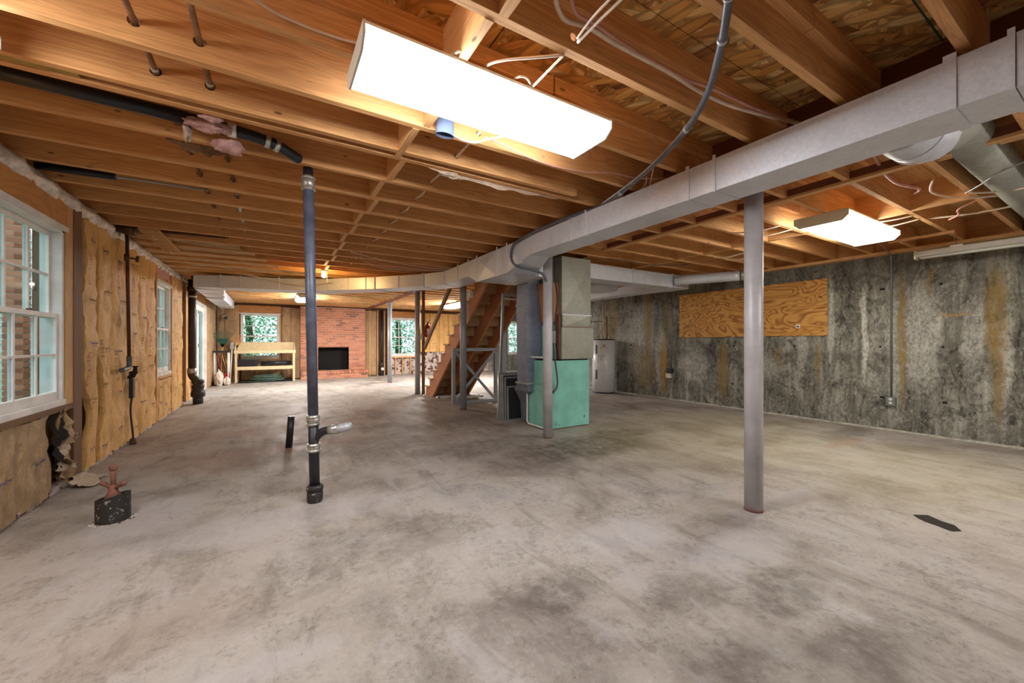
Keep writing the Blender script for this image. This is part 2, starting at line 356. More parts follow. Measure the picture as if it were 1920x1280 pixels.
M['kraft2'] = m_kraft('aged_kraft_facing', (184, 152, 114), (116, 88, 60), 1.3, 1.0)
M['cbatt'] = m_kraft('ceiling_kraft', (214, 176, 122), (120, 84, 48), 2.2, 1.0)
M['dark'] = plain('dark_gap', (34, 26, 20), .9)
M['galv'] = m_galv(); M['galvd'] = m_galv('dull_galvanized', (172, 172, 160), (138, 140, 130), .5, .3)
M['flue'] = m_galv('blue_grey_sheet', (134, 140, 158), (98, 104, 120), .5, .3)
M['foil'] = plain('sill_film', (208, 202, 196), .35, .35, .3, 14, .6)
M['turq'] = m_spotty('turquoise_enamel', (136, 204, 190), (96, 92, 76), .72, 26, .4)
M['colm'] = m_spotty('painted_steel', (200, 198, 202), (120, 84, 64), .70, 24, .45, .1)
M['steel'] = m_galv('grey_post_steel', (178, 184, 192), (146, 152, 162), .4, .3)
M['blackp'] = m_spotty('black_abs_pipe', (34, 34, 40), (190, 190, 188), .705, 40, .42)
M['blueblk'] = plain('blue_black_pipe', (92, 98, 116), .38, .1, .25, 10)
M['rubber'] = plain('rubber_coupling', (28, 30, 38), .4, 0, .2)
M['clamp'] = plain('steel_clamp', (190, 188, 182), .35, .7, .2, 20)
M['cplate'] = m_spotty('scuffed_black_pipe', (44, 42, 40), (168, 160, 148), .6, 28, .6)
M['rust'] = plain('rusty_iron', (132, 88, 74), .75, .1, .25, 25, .3)
M['copper'] = plain('dull_copper', (138, 108, 88), .45, .5, .3, 12)
M['iron'] = plain('brown_iron_pipe', (92, 62, 48), .6, .2, .3, 12)
M['soil'] = m_spotty('soil_stack_iron', (56, 42, 34), (122, 108, 88), .64, 14, .5)
M['pvc'] = plain('white_pvc', (224, 222, 214), .4, 0, .05)
M['white'] = m_spotty('white_paint', (232, 228, 224), (186, 164, 146), .70, 18, .5)
M['whitem'] = plain('white_enamel', (232, 230, 222), .4, 0, .05)
M['yellowed'] = plain('yellowed_white_enamel', (226, 218, 190), .4, 0, .06)
M['heater'] = plain('heater_enamel', (226, 228, 232), .3, 0, .04)
M['romex'] = plain('white_cable', (226, 206, 184), .5, 0, .1)
M['romexp'] = plain('pink_cable', (206, 150, 138), .5, 0, .15)
M['wire'] = plain('grey_conduit_cable', (96, 98, 106), .4, .2, .2, 8)
M['wirel'] = plain('light_grey_sheath', (178, 180, 186), .4, .2, .1, 8)
M['pink'] = m_kraft('pink_fibreglass', (250, 196, 188), (224, 140, 130), 5, 1.0)
M['yel'] = m_kraft('yellow_fibreglass', (222, 190, 100), (166, 128, 56), 5, 1.0)
M['paper'] = m_kraft('torn_paper', (222, 198, 172), (150, 118, 88), 5, .8)
M['blue'] = plain('blue_plastic', (96, 112, 140), .45)
M['glass'] = m_glass()
M['brick'] = m_brick(); M['mortar'] = plain('mortar', (222, 200, 178), .9, 0, .1, 30)
M['soot'] = plain('sooty_firebox', (22, 20, 20), .95, 0, .4, 18, .3)
M['cream'] = plain('cream_paint', (228, 208, 166), .5, 0, .06)
M['blackpl'] = plain('black_plastic', (38, 38, 42), .4)
M['greenpl'] = plain('dark_green_plastic', (32, 84, 66), .45)
M['hose'] = plain('green_hose', (84, 108, 92), .45, 0, .2); M['hoseb'] = plain('blue_hose', (40, 84, 110), .45, 0, .2)
M['red'] = plain('red_paint', (176, 36, 34), .35, 0, .1); M['tan'] = wood('tool_handle', (206, 160, 100), (160, 112, 62), 2, 2, .2, .5, False)
M['bag'] = plain('paper_sack', (222, 210, 196), .7, 0, .15, 10)
M['blacks'] = plain('black_mesh_screen', (40, 40, 42), .7, 0, .4, 60)
M['alum'] = plain('aluminium_frame', (176, 178, 178), .35, .5, .1)
M['text'] = plain('blue_print', (92, 96, 140), .7); M['textg'] = plain('faded_print', (150, 118, 84), .8)
M['redt'] = plain('red_print', (190, 70, 50), .6); M['yelt'] = plain('yellow_label', (236, 214, 60), .5); M['blk'] = plain('black_print', (30, 30, 34), .6)
M['block'] = m_spotty('whitewashed_masonry', (200, 188, 180), (96, 56, 48), .50, 6, .9)
M['slurry'] = plain('slurry_edge', (170, 166, 154), .9, 0, .25, 20); M['siding'] = plain('pale_siding', (206, 228, 226), .6, 0, .04)
M['leaf'] = plain('leaves', (140, 188, 140), .6, 0, .5, 3); M['trunk'] = plain('bark', (92, 76, 60), .9)
M['grass'] = plain('grass_ground', (120, 150, 96), .9, 0, .2)
M['dkgrey'] = plain('outlet_box_metal', (128, 134, 134), .45, .4)
M['eL1'] = m_emit('lamp_lens_main', (.96, .98, 1), LAMP['main']); M['eL2'] = m_emit('lamp_lens_right', (1, .97, .86), LAMP['right'])
M['eL3'] = m_emit('lamp_lens_near', (1, .97, .93), LAMP['near']); M['eL4'] = m_emit('lamp_lens_far', (1, .98, .95), LAMP['far']); M['eL5'] = m_emit('lamp_lens_stair', (1, .98, .95), LAMP['stair']); M['eL6'] = m_emit('added_fill_lens', (1, .97, .94), LAMP['rear'])
M['eB'] = m_emit('bulb_glow', (1, .62, .22), LAMP['bulb'] / 6)

# ------------------------------------------------------------------ text
def text_mesh(txt, size, bold=False):
    cu = bpy.data.curves.new('txt', 'FONT'); cu.body = txt; cu.size = size; cu.align_x = 'CENTER'; cu.offset = size * .02 if bold else 0; cu.resolution_u = 2
    ob = bpy.data.objects.new('txt', cu); COL.objects.link(ob); bpy.context.view_layer.update()
    me = bpy.data.meshes.new_from_object(ob.evaluated_get(bpy.context.evaluated_depsgraph_get())); bpy.data.objects.remove(ob)
    vs = [v.co.copy() for v in me.vertices]; fs = [tuple(p.vertices) for p in me.polygons]; bpy.data.meshes.remove(me); return vs, fs
TXT = {}
def text_on(mb, txt, size, fn, bold=False):   # fn(u, v) -> world point
    key = (txt, size, bold)
    if key not in TXT: TXT[key] = text_mesh(*key)
    vs, fs = TXT[key]; mb.add([fn(v.x, v.y) for v in vs], fs)

# ================================================================== SETTING
ZC, ZT = 2.45, 2.70           # joist bottom, subfloor underside
XL, XR, YB, YR, XF = -1.5, 7.25, 15.1, -2.6, 11.0
floor = MB().box(-1.75, 11.3, YR - .2, YB + .3, -.12, 0).build('floor', M['floor']); tag(floor, kind='structure')
# tar patch on the floor (a thin crust with its own edge)
pts = [zp(*p, .0) for p in [(1712, 965), (1740, 966), (1765, 977), (1790, 985), (1803, 996), (1785, 996), (1778, 994), (1758, 986), (1735, 978), (1722, 972)]]
tag(MB().prism([(p[0], p[1]) for p in pts][::-1], 0.0, .003).build('tar_patch', M['dark'], loc=(pts[0][0], pts[0][1], 0)), 'ragged black tar patch stuck to the bare concrete floor', 'stain')
for o in (bpy.data.objects['tar_patch'],):
    pass

# ---- ceiling
ceil = MB().box(-1.75, XF + .3, YR - .2, YB + .3, ZT + .02, ZT + .12).build('ceiling', M['subply']); tag(ceil, kind='structure')
ys = [YR, -1.24, -.02, 1.20, 2.42, 3.64, 4.86, 6.08, 7.3]
for i in range(len(ys) - 1):                     # OSB sheets over the left bays
    for x0, x1 in ((-1.6, .94), (.944, 2.9)):
        MB().box(x0, x1 - .004, ys[i], ys[i + 1] - .004, ZT, ZT + .018).build('subfloor_panel', M['osb'], ceil)
for i in range(14):
    y0 = YR + i * 1.22
    MB().box(2.9, XF, y0, y0 + 1.216, ZT, ZT + .018).build('subfloor_panel', M['subply'], ceil)
MB().box(-1.6, 2.9, 7.3, YB, ZT, ZT + .018).build('subfloor_panel', M['subply'], ceil)
# chalk line under the sheet
MB().box(.95, 2.85, .565, .572, ZT - .0015, ZT).build('chalk_line', M['greenpl'], ceil)
JH = ZT - ZC
def joist_mesh(name, x0, x1, holes, mat, th=.04):
    mb = MB(); xs = x0; y0, y1 = -th, 0.0
    for hx, hz, hr in sorted(holes):
        a, b = hx - .045, hx + .045
        mb.box(xs, a, y0, y1, ZC, ZT)
        n = 12; sq = []; ci = []
        for k in range(n):
            t = 2 * math.pi * (k + .5) / n; cx, cz = math.cos(t), math.sin(t); ci.append((hx + cx * hr, hz + cz * hr))
            # project to rectangle
            tx = .045 / abs(cx) if abs(cx) > 1e-6 else 9; tz = ((ZT - hz) if cz > 0 else (hz - ZC)) / max(abs(cz), 1e-6); q = min(tx, tz)
            sq.append((hx + cx * q, hz + cz * q))
        corners = [(a, ZC), (b, ZC), (b, ZT), (a, ZT)]
        for y in (y0, y1):
            vs = [(p[0], y, p[1]) for p in ci] + [(p[0], y, p[1]) for p in sq]
            mb.add(vs, [(k, (k + 1) % n, n + (k + 1) % n, n + k) for k in range(n)])
            for c in corners:   # corner triangles
                near = sorted(range(n), key=lambda k: (sq[k][0] - c[0]) ** 2 + (sq[k][1] - c[1]) ** 2)
                best = None
                for k in range(n):
                    p, q2 = sq[k], sq[(k + 1) % n]
                    if (abs(p[0] - c[0]) < 1e-6 and abs(q2[1] - c[1]) < 1e-6) or (abs(p[1] - c[1]) < 1e-6 and abs(q2[0] - c[0]) < 1e-6):
                        best = (p, q2)
                if best: mb.add([(c[0], y, c[1]), (best[0][0], y, best[0][1]), (best[1][0], y, best[1][1])], [(0, 1, 2)])
        mb.add([(p[0], y, p[1]) for y in (y0, y1) for p in ci], [(k, (k + 1) % n, n + (k + 1) % n, n + k) for k in range(n)])
        mb.add([(a, y0, ZC), (b, y0, ZC), (b, y1, ZC), (a, y1, ZC)], [(0, 1, 2, 3)])
        xs = b
    mb.box(xs, x1, y0, y1, ZC, ZT)
    return mb.mesh(name, mat, (0, 0, ZC))
HZ = 2.54
meA = joist_mesh('joist_drilled', -1.58, 2.86, [(-.495, HZ, .024), (-.28, HZ, .024), (1.10, 2.51, .017)], M['joist'])
meP = joist_mesh('joist_plain', -1.58, 2.86, [], M['joist'])
meR = joist_mesh('joist_right', 2.98, XR, [], M['joist'])
meRR = joist_mesh('joist_right_long', 2.98, XF, [], M['joist'])
meE = joist_mesh('joist_doubler', -1.58, 2.2, [(-.495, HZ, .024), (-.28, HZ, .024), (1.10, 2.51, .017)], M['joist'])
JL = [-2.1, -1.67, -1.24, -.81, -.39, .04, .46, .888, 1.35, 1.86, 2.26, 2.71, 3.14, 3.575, 4.0, 4.43, 4.86, 5.29, 5.72, 6.15, 6.58, 7.0]
while JL[-1] < 14.6: JL.append(JL[-1] + .43)
for y in JL: inst('floor_joist', meA if y < 7.1 else meP, (0, y, ZC), ceil)
inst('floor_joist', meE, (0, 2.615, ZC), ceil)
JR = [.43 + .427 * k for k in range(-7, 34)]
for y in JR:
    if y < YB - .1: inst('floor_joist', meR if y < 8.5 else meRR, (0, y, ZC), ceil)
# beam on the columns
MB().box(2.865, 2.975, YR, YB - .1, 2.415, ZT).build('support_beam', M['beam'], ceil)
# blocking rows
for i, y in enumerate(JL[:-1]):
    if y < 7.4 and y > -1:
        x = .735 + random.uniform(-.012, .012) + (.03 if i % 2 else -.01)
        MB().box(x - .02, x + .02, y, JL[i + 1] - .04, ZC + random.uniform(-.004, .004), ZT).build('blocking', M['joist_y'], ceil)
for i, y in enumerate(JR[:-1]):
    if y < 8 and y > -1:
        x = 5.2 + (.03 if i % 2 else -.02)
        MB().box(x - .02, x + .02, y, JR[i + 1] - .04, ZC, ZT).build('blocking', M['joist_y'], ceil)
        if i % 3 == 1: MB().box(3.95, 3.99, y, JR[i + 1] - .04, ZC + .02, ZT).build('blocking', M['joist_y'], ceil)
# nailing cleats high on the joist faces
for yj, x0, x1 in ((1.86, -1.2, .70), (1.86, .80, 1.35), (1.86, 1.36, 2.86), (1.35, 1.0, 2.86), (.888, 1.0, 2.06), (.888, 2.065, 2.86)):
    MB().box(x0, x1, yj - .04 - .042, yj - .04, ZT - .095, ZT).build('nailing_cleat', M['joist'], ceil)
for yj in JR:
    if .3 < yj < 4.4: MB().box(3.0, 3.0 + random.uniform(.9, 2.2), yj - .04 - .04, yj - .04, ZT - .085, ZT).build('nailing_cleat', M['joist'], ceil)
# furring strip and rim boards
MB().box(3.76, 3.82, .2, 3.9, ZC - .02, ZC).build('furring_strip', M['joist_y'], ceil)
MB().box(3.77, 3.81, .2, 3.9, ZC, ZC + .06).build('furring_strip', M['beam'], ceil)
MB().box(6.44, 6.50, 1.2, 1.75, ZC - .025, ZC).build('furring_strip', M['joist_y'], ceil)
MB().box(XR - .02, XR + .02, YR, 8.5, ZC, ZT).build('rim_board', M['joist_y'], ceil)
MB().box(XR - .12, XR + .02, YR, 8.5, 2.412, ZC).build('sill_plate', M['joist_y'], ceil)
MB().box(-1.62, -1.58, YR, YB, ZC, ZT).build('rim_board', M['subply'], ceil)
# corrugated board with hooks under the joists at the left wall
bd = thing('pegged_board', 'pale ribbed board fixed under the joists beside the left wall', 'board', (-1.16, 6.3, 2.44))
mb = MB()
for k in range(9): mb.box(-1.245 + k * .019, -1.245 + k * .019 + .014, 5.72, 6.95, 2.425, 2.437)
mb.box(-1.245, -1.072, 5.72, 6.95, 2.437, 2.448); mb.build('ribbed_panel', M['subply'], bd)
for y in (5.95, 6.85):
    MB().tube(smooth_path([(-1.17, y, 2.43), (-1.165, y, 2.40), (-1.15, y + .02, 2.385), (-1.14, y + .04, 2.395)], 4), .004, 6).build('hook', M['whitem'], bd)
# ceiling batts between the joists
def cbatt(x0, x1, y0, y1, seed, z=ZC, sag=.05):
    def fn(u, v):
        x = x0 + (x1 - x0) * u; y = y0 + (y1 - y0) * v
        s_ = max(0, math.sin(math.pi * v)) ** .6; nz = fbm(x * 1.6, y * 3 + seed, seed) * .07 + fbm(x * 5, y * 9, seed) * .05
        return (x, y, z + .040 - s_ * sag * (.5 + .6 * noise.noise(Vector((x * .9, seed, 0)))) + nz * s_)
    MB().grid(fn, max(8, int((x1 - x0) * 12)), 7).build('ceiling_batt', M['cbatt'], ceil, fix=False)
for i, y in enumerate(JL[:-1]):
    if y >= 8.2: cbatt(-1.5, 2.86, y, JL[i + 1] - .04, i)
    elif y >= 7.5: cbatt(-1.5, .55, y, JL[i + 1] - .04, i)
    elif y >= 6.1: cbatt(-1.5, .1 - (7.5 - y) * .35, y, JL[i + 1] - .04, i)
for i, y in enumerate(JR[:-1]):
    if y >= 8.4 and JR[i + 1] < YB: cbatt(2.98, XF if y > 8.7 else XR, y, JR[i + 1] - .04, 50 + i)

# ---- right wall, far right return, rear wall, back wall
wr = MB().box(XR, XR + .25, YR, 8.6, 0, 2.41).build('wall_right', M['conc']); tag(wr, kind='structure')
for y in (1.25, 2.85, 4.45, 6.05): MB().box(XR - .003, XR, y, y + .006, .05, 2.4).build('form_seam', M['conc'], wr)
for y in (.65, 1.45, 2.05, 3.1, 4.1, 5.3, 6.5):
    for z in (.45, 1.15, 1.95):
        MB().tube([(XR - .006, y + random.uniform(-.05, .05), z), (XR + .002, y, z)], .014, 8).build('tie_hole', M['dark'], wr)
mb = MB(); n = 60       # crumbly slurry line where the wall meets the floor
def curb(u, v):
    y = YR + (8.6 - YR) * u; k = .018 + .02 * abs(noise.noise(Vector((y * 3, 0, 1))))
    return (XR - k * (1 - v), y, (.022 + .015 * noise.noise(Vector((y * 4, 3, 0)))) * v)
MB().grid(curb, 120, 2).build('floor_joint', M['slurry'], wr)
tag(MB().box(XR, XF, 8.6, 8.85, 0, ZT + .05).build('wall_return', M['conc']), kind='structure')
bpy.data.objects['wall_return'].name = 'return_wall'  # this is the return wall where the room widens, not trim
tag(MB().box(XF, XF + .25, 8.6, YB, 0, ZT + .05).build('wall_far', M['conc']), kind='structure')
tag(MB().box(-1.75, XR + .25, YR - .2, YR, 0, ZT + .05).build('wall_front', M['conc']), kind='structure')

WZ0, WZ1 = .70, 2.14
LW = [(3.69, 4.72), (7.80, 8.74)]                   # window openings in the left wall
LD = (10.95, 12.9)
wl = thing('wall_left', None, None, (-1.6, 0, 0)); 
bpy.data.objects.remove(wl)
mb = MB(); yy = YR
for a, b in LW:
    mb.box(-1.66, -1.62, yy, a, 0, ZC); mb.box(-1.66, -1.62, a, b, 0, WZ0); mb.box(-1.66, -1.62, a, b, WZ1, ZC); yy = b
mb.box(-1.66, -1.62, yy, LD[0], 0, ZC); mb.box(-1.66, -1.62, LD[0], LD[1], 2.2, ZC); mb.box(-1.66, -1.62, LD[1], YB, 0, ZC)
wl = mb.build('wall_left', M['oldstud']); tag(wl, kind='structure')
BK = []
def batt(parent, a0, a1, z0, z1, plane='X', pos=-1.5, seed=0, mat='kraft', curl=None, bulge=.03, prints=0, flip=1):
    """quilted kraft-faced batt; plane X: runs in y on the left wall; plane Y: runs in x on the back wall"""
    nu = 12; nv = max(8, int((z1 - z0) * 24))
    def edge(v, side):
        if not curl: return 0
        return curl(z0 + (z1 - z0) * v, side)
    def surf(a, z):
        u = (a - a0) / (a1 - a0); u = min(1, max(0, u))
        e = 4 * u * (1 - u)
        return bulge * e ** .5 + fbm(a * 5 + seed, z * 2.2, seed) * .05 * min(1, e * 3) + fbm(a * 13, z * 8, seed) * .034 * min(1, e * 4)
    def fn(u, v):
        z = z0 + (z1 - z0) * v; a = a0 + (a1 - a0) * u + edge(v, 0) * (1 - u) + edge(v, 1) * u
        d = surf(a, z)
        return (pos + d, a, z) if plane == 'X' else (a, pos - d, z)
    mb = MB().grid(fn, nu, nv)
    # returned flanges
    for u in (0, 1):
        mb.grid(lambda s_, v, u=u: (lambda p: (p[0] - .05 * s_, p[1], p[2]) if plane == 'X' else (p[0], p[1] + .05 * s_, p[2]))(fn(u, v)), 1, nv)
    b = mb.build('insulation_batt', M[mat], parent, fix=False)
    rr = random.Random(seed * 13 + 5)
    for k in range(prints):
        z = z0 + (z1 - z0) * (k + .5) / prints + rr.uniform(-.12, .12); ac = a0 + (a1 - a0) * rr.uniform(.40, .62); rot = rr.uniform(-.03, .03)
        pm = MB(); col = 'text' if k % 2 == 0 else 'textg'
        def tf(x, y, ac=ac, z=z, rot=rot):
            a = ac + x + 0 * y; zz = z + y + x * rot
            if plane == 'X': return (pos + surf(a, zz) + .003, a, zz)
            return (a, pos - surf(a, zz) - .003, zz)
        text_on(pm, 'CertainTeed', .034 if a1 - a0 < .5 else .042, tf, True); text_on(pm, 'Fiber Glass Insulation', .016, lambda x, y: tf(x, y - .024))
        pm.build('printed_text', M[col], b, fix=False)
        if k % 2 == 1 and plane == 'X':
            pm = MB(); text_on(pm, 'R-11  3 1/2 IN', .055, lambda x, y: tf(-y - .07, x + .3)); pm.build('printed_text', M['textg'], b, fix=False)
    return b
# full-height batts and studs of the left wall
def curl1(z, s):
    if s == 0: return .05 + (.17 * math.exp(-((z - .55) / .22) ** 2))
    return .10 * math.exp(-((z - .60) / .3) ** 2) - .02
def curl2(z, s):
    if s == 0: return .13 * math.exp(-((z - .60) / .3) ** 2) + .015
    return -.01
ed = [5.07, 5.47, 5.84, 6.33, 6.84, 7.22, 7.72]
for i in range(6):
    batt(wl, ed[i] + .006, ed[i + 1] - .006, .03, 2.36, seed=i + 1, curl=(curl1, curl2)[i] if i < 2 else None, prints=5 if i < 4 else 4)
for a, b, s in ((8.82, 9.25, 11), (9.25, 9.68, 12), (10.2, 10.6, 14), (13.05, 13.5, 15), (13.5, 13.95, 16), (13.95, 14.4, 17), (14.4, 14.85, 18)):
    batt(wl, a + .005, b - .005, .03, 2.38, seed=s, mat='kraft' if a < 11 else 'kraft2', prints=3 if a < 11 else 0)
for a, b, s in ((7.82, 8.12, 21), (8.12, 8.43, 22), (8.43, 8.74, 23)): batt(wl, a + .004, b - .004, .03, WZ0 - .06, seed=s, prints=2)
for a, b, s in ((2.4, 2.85, 30), (2.85, 3.3, 31), (3.3, 3.6, 32)): batt(wl, a, b - .004, .03, 2.36, seed=s, prints=1)
def curl3(z, s): return 0 if s == 0 else -.03 - .05 * math.exp(-((z - .5) / .15) ** 2) + .03 * math.sin(z * 9)
batt(wl, 3.65, 4.01, .02, WZ0 - .06, seed=33, prints=1, mat='kraft2'); batt(wl, 4.02, 4.55, .02, WZ0 - .06, seed=34, prints=1, mat='kraft2', curl=curl3)
pm = MB(); text_on(pm, '8/02/89 IM', .06, lambda x, y: (-1.452, 4.24 - y, .33 + x)); pm.build('printed_text', M['textg'], wl, fix=False)
batt(wl, 7.82, 8.72, WZ1 + .06, 2.38, seed=40, mat='pink')
# torn scraps by the corner stud; the dark sheet paints the shaded gap
def scrap(c, s, seed, mat, parent, nrm='X'):
    def fn(u, v):
        a = (u - .5) * s[0]; b = (v - .5) * s[1]
        d = fbm(a * 9 + seed, b * 9, seed) * .16 + .03 * math.sin(u * 5 + seed)
        ra = 1 + .35 * noise.noise(Vector((u * 3, v * 3, seed)))
        return (c[0] + d, c[1] + a * ra, c[2] + b * ra)
    return MB().grid(fn, 10, 12).build('torn_kraft_or_gap', M[mat], parent, fix=False)
scrap((-1.47, 4.66, .52), (.14, .3), 3, 'kraft2', wl); scrap((-1.48, 4.70, .30), (.15, .26), 5, 'paper', wl); scrap((-1.48, 4.74, .16), (.2, .2), 8, 'kraft2', wl); scrap((-1.50, 4.66, .40), (.16, .5), 12, 'dark', wl)
sc = tag(MB().grid(lambda u, v: (-1.44 + u * .16 + .02 * math.sin(v * 7), 4.60 + v * .34, .012 + .06 * abs(fbm(u * 4, v * 4, 9)) + .05 * (1 - u) ** 2), 10, 12).build('paper_scrap', M['paper'], loc=(-1.4, 4.77, 0), fix=False), 'crumpled kraft paper scrap on the floor at foot of the brown stud', 'paper scrap')
# studs, trimmers, header, sill
MB().box(-1.62, -1.47, 4.87, 5.04, 0, 2.42).build('stud', M['oldstud'], wl)
MB().box(-1.62, -1.475, 4.76, 4.868, .69, 2.40).build('stud', M['joist_v'], wl)
MB().box(-1.62, -1.475, 3.60, 3.67, 0, 2.40).build('stud', M['joist_v'], wl)
MB().box(-1.60, -1.478, 3.67, 4.77, WZ1 + .035, 2.40).build('header', M['header'], wl)
MB().box(-1.62, -1.47, 3.6, 4.86, WZ0 - .055, WZ0 - .01).build('rough_sill', M['oldstud'], wl)
MB().box(-1.62, -1.475, 7.73, 7.78, 0, 2.40).build('stud', M['joist_v'], wl); MB().box(-1.62, -1.475, 8.755, 8.80, 0, 2.40).build('stud', M['joist_v'], wl)
MB().box(-1.62, -1.475, 7.78, 8.755, WZ0 - .05, WZ0 - .01).build('rough_sill', M['joist_v'], wl); MB().box(-1.62, -1.475, 7.78, 8.755, WZ1 + .02, WZ1 + .06).build('header', M['joist_v'], wl)
for y in (5.47, 5.84, 6.33, 6.84, 7.22, 9.25, 9.68, 9.73, 10.15, 10.62, 10.88, 12.92, 13.02, 13.5, 13.95, 14.4, 14.88, 2.85, 3.3):
    MB().box(-1.62, -1.515 if y < 9.5 else -1.49, y - .02, y + .02, 0, 2.4).build('stud', M['joist_v'], wl)
MB().box(-1.62, -1.50, 10.9, 12.95, 2.2, 2.4).build('header', M['header'], wl)
MB().box(-1.62, -1.49, YR, YB, 0, .035).build('bottom_plate', M['block'], wl)
MB().box(-1.62, -1.50, YR, YB, 2.40, ZC).build('top_plate', M['oldstud'], wl)
# crinkled sill film rolled along the top plate
def film(u, v):
    y = 1.6 + (9.6 - 1.6) * u; ang = v * math.pi * .9; r = .045 + .012 * noise.noise(Vector((y * 7, v * 3, 1))) + .02 * math.sin(y / .43 * 2 * math.pi) * (1 if y < 6 else .5)
    return (-1.49 + r * math.sin(ang) + .01 * noise.noise(Vector((y * 20, v * 6, 4))), y, 2.405 + (v - .5) * .13 + .014 * noise.noise(Vector((y * 9, v * 5, 7))))
MB().grid(film, 300, 8).build('sill_film', M['foil'], wl, fix=False)

# ---- windows
def window(name, plane, a0, a1, z0, z1, pos, label_parts=None):
    """plane X: outward is -x, a runs in y. plane Y: outward is +y, a runs in x. pos = inside face"""
    root = bpy.data.objects.new(name, None); COL.objects.link(root); tag(root, kind='structure')
    root.location = (pos, (a0 + a1) / 2, z0) if plane == 'X' else ((a0 + a1) / 2, pos, z0); ORG[root.name] = root.location.copy()
    def bx(mb, u0, u1, d0, d1, h0, h1):
        if plane == 'X': mb.box(pos - d1, pos - d0, u0, u1, h0, h1)
        else: mb.box(u0, u1, pos + d0, pos + d1, h0, h1)
    f = MB(); bx(f, a0, a0 + .035, 0, .13, z0, z1); bx(f, a1 - .035, a1, 0, .13, z0, z1); bx(f, a0, a1, 0, .13, z1 - .03, z1); bx(f, a0, a1, -.012, .13, z0 - .012, z0 + .035)
    f.build('window_frame', M['white'], root, bevel=.003)
    tr = MB(); bx(tr, a0 - .03, a1 + .03, -.02, .0, z1 - .012, z1 + .028); tr.build('head_trim', M['white'], root)
    zm = (z0 + z1) / 2
    for which, (s0, s1, dd) in enumerate(((z0 + .035, zm + .02, .02), (zm - .02, z1 - .03, .062))):
        b0, b1 = a0 + .037, a1 - .037; st = .038
        m = MB(); bx(m, b0, b0 + st, dd, dd + .035, s0, s1); bx(m, b1 - st, b1, dd, dd + .035, s0, s1)
        lo = .07 if which == 0 else .036; bx(m, b0 + st, b1 - st, dd, dd + .035, s0, s0 + lo); bx(m, b0 + st, b1 - st, dd, dd + .035, s1 - .036, s1)
        sash = m.build('window_sash', M['white'], root, bevel=.003)
        g0, g1, h0, h1 = b0 + st, b1 - st, s0 + lo, s1 - .036; pw = (g1 - g0) / 3; ph = (h1 - h0) / 2; mw = .011
        for k in (1, 2):
            m = MB(); bx(m, g0 + k * pw - mw, g0 + k * pw + mw, dd + .004, dd + .031, h0, h1); m.build('muntin', M['white'], sash)
        m = MB(); bx(m, g0, g1, dd + .006, dd + .029, h0 + ph - mw * .8, h0 + ph + mw * .8); m.build('muntin', M['white'], sash)
        for i in range(3):
            for j in range(2):
                m = MB(); bx(m, g0 + i * pw + mw, g0 + (i + 1) * pw - mw, dd + .015, dd + .018, h0 + j * ph + mw, h0 + (j + 1) * ph - mw); m.build('pane', M['glass'], sash)
    lk = MB(); ac = (a0 + a1) / 2 + .1; bx(lk, ac - .03, ac + .03, .022, .05, zm + .02, zm + .035); lk.build('sash_lock', M['iron'], root)
    return root
window('window_1', 'X', 3.69, 4.75, WZ0, WZ1, -1.49); window('window_2', 'X', 7.80, 8.74, WZ0, WZ1, -1.49)

# ---- back wall
BX = [(-.88, .18), (3.74, 4.80), (8.93, 9.95)]
mb = MB(); xx = -1.75
for a, b in BX:
    mb.box(xx, a, YB + .12, YB + .16, 0, ZT + .05); mb.box(a, b, YB + .12, YB + .16, 0, WZ0); mb.box(a, b, YB + .12, YB + .16, WZ1, ZT + .05); xx = b
mb.box(xx, XF + .25, YB + .12, YB + .16, 0, ZT + .05)
wb = mb.build('wall_back', M['oldstud']); tag(wb, kind='structure')
for i, (a, b) in enumerate(BX): window('window_%d' % (i + 3), 'Y', a, b, WZ0, WZ1, YB)
for a, b, s in ((-1.48, -1.3, 60), (-1.3, -.92, 61), (.24, .5, 62), (.5, .78, 63), (2.86, 3.02, 64), (3.06, 3.28, 65)):
    batt(wb, a, b - .004, .03, 2.38, 'Y', YB, seed=s, mat='kraft2', prints=2 if a < 1 else 0)
for a in (-.86, -.5, -.14): batt(wb, a, a + .35, .03, WZ0 - .06, 'Y', YB, seed=70 + int(a * 10), mat='kraft2')
for k in range(8):
    x = 4.95 + k * .40
    if x < 7.9: batt(wb, x, x + .39, .85, 2.38, 'Y', YB, seed=80 + k, mat='kraft', prints=2)
for a, b in ((-.93, .23), (3.68, 4.86)):
    MB().box(a, b, YB - .02, YB + .1, WZ1 + .04, 2.40).build('header', M['header'], wb)
    MB().box(a, b, YB - .02, YB + .1, WZ0 - .06, WZ0 - .015).build('rough_sill', M['joist'], wb)
for x in (-.93, .205, 3.04, 3.32, 3.56, 3.70, 4.84): MB().box(x - .02, x + .02, YB - .015, YB + .1, 0, 2.40).build('stud', M['joist_v'], wb)
for x in (3.98, 4.25, 4.55): MB().box(x - .02, x + .02, YB - .015, YB + .07, 0, WZ0 - .06).build('stud', M['joist_v'], wb)
MB().box(3.72, 4.82, YB + .072, YB + .11, 0, WZ0 - .06).build('masonry_panel', M['block'], wb)
MB().box(4.88, 7.95, YB + .02, YB + .11, 0, .84).build('masonry_panel', M['block'], wb)
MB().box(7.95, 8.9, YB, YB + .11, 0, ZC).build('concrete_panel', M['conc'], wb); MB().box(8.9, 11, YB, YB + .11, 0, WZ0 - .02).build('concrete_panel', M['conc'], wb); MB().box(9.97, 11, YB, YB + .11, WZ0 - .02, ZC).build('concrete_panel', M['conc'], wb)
MB().box(8.9, 9.97, YB, YB + .11, WZ1 + .03, ZC).build('concrete_panel', M['conc'], wb)

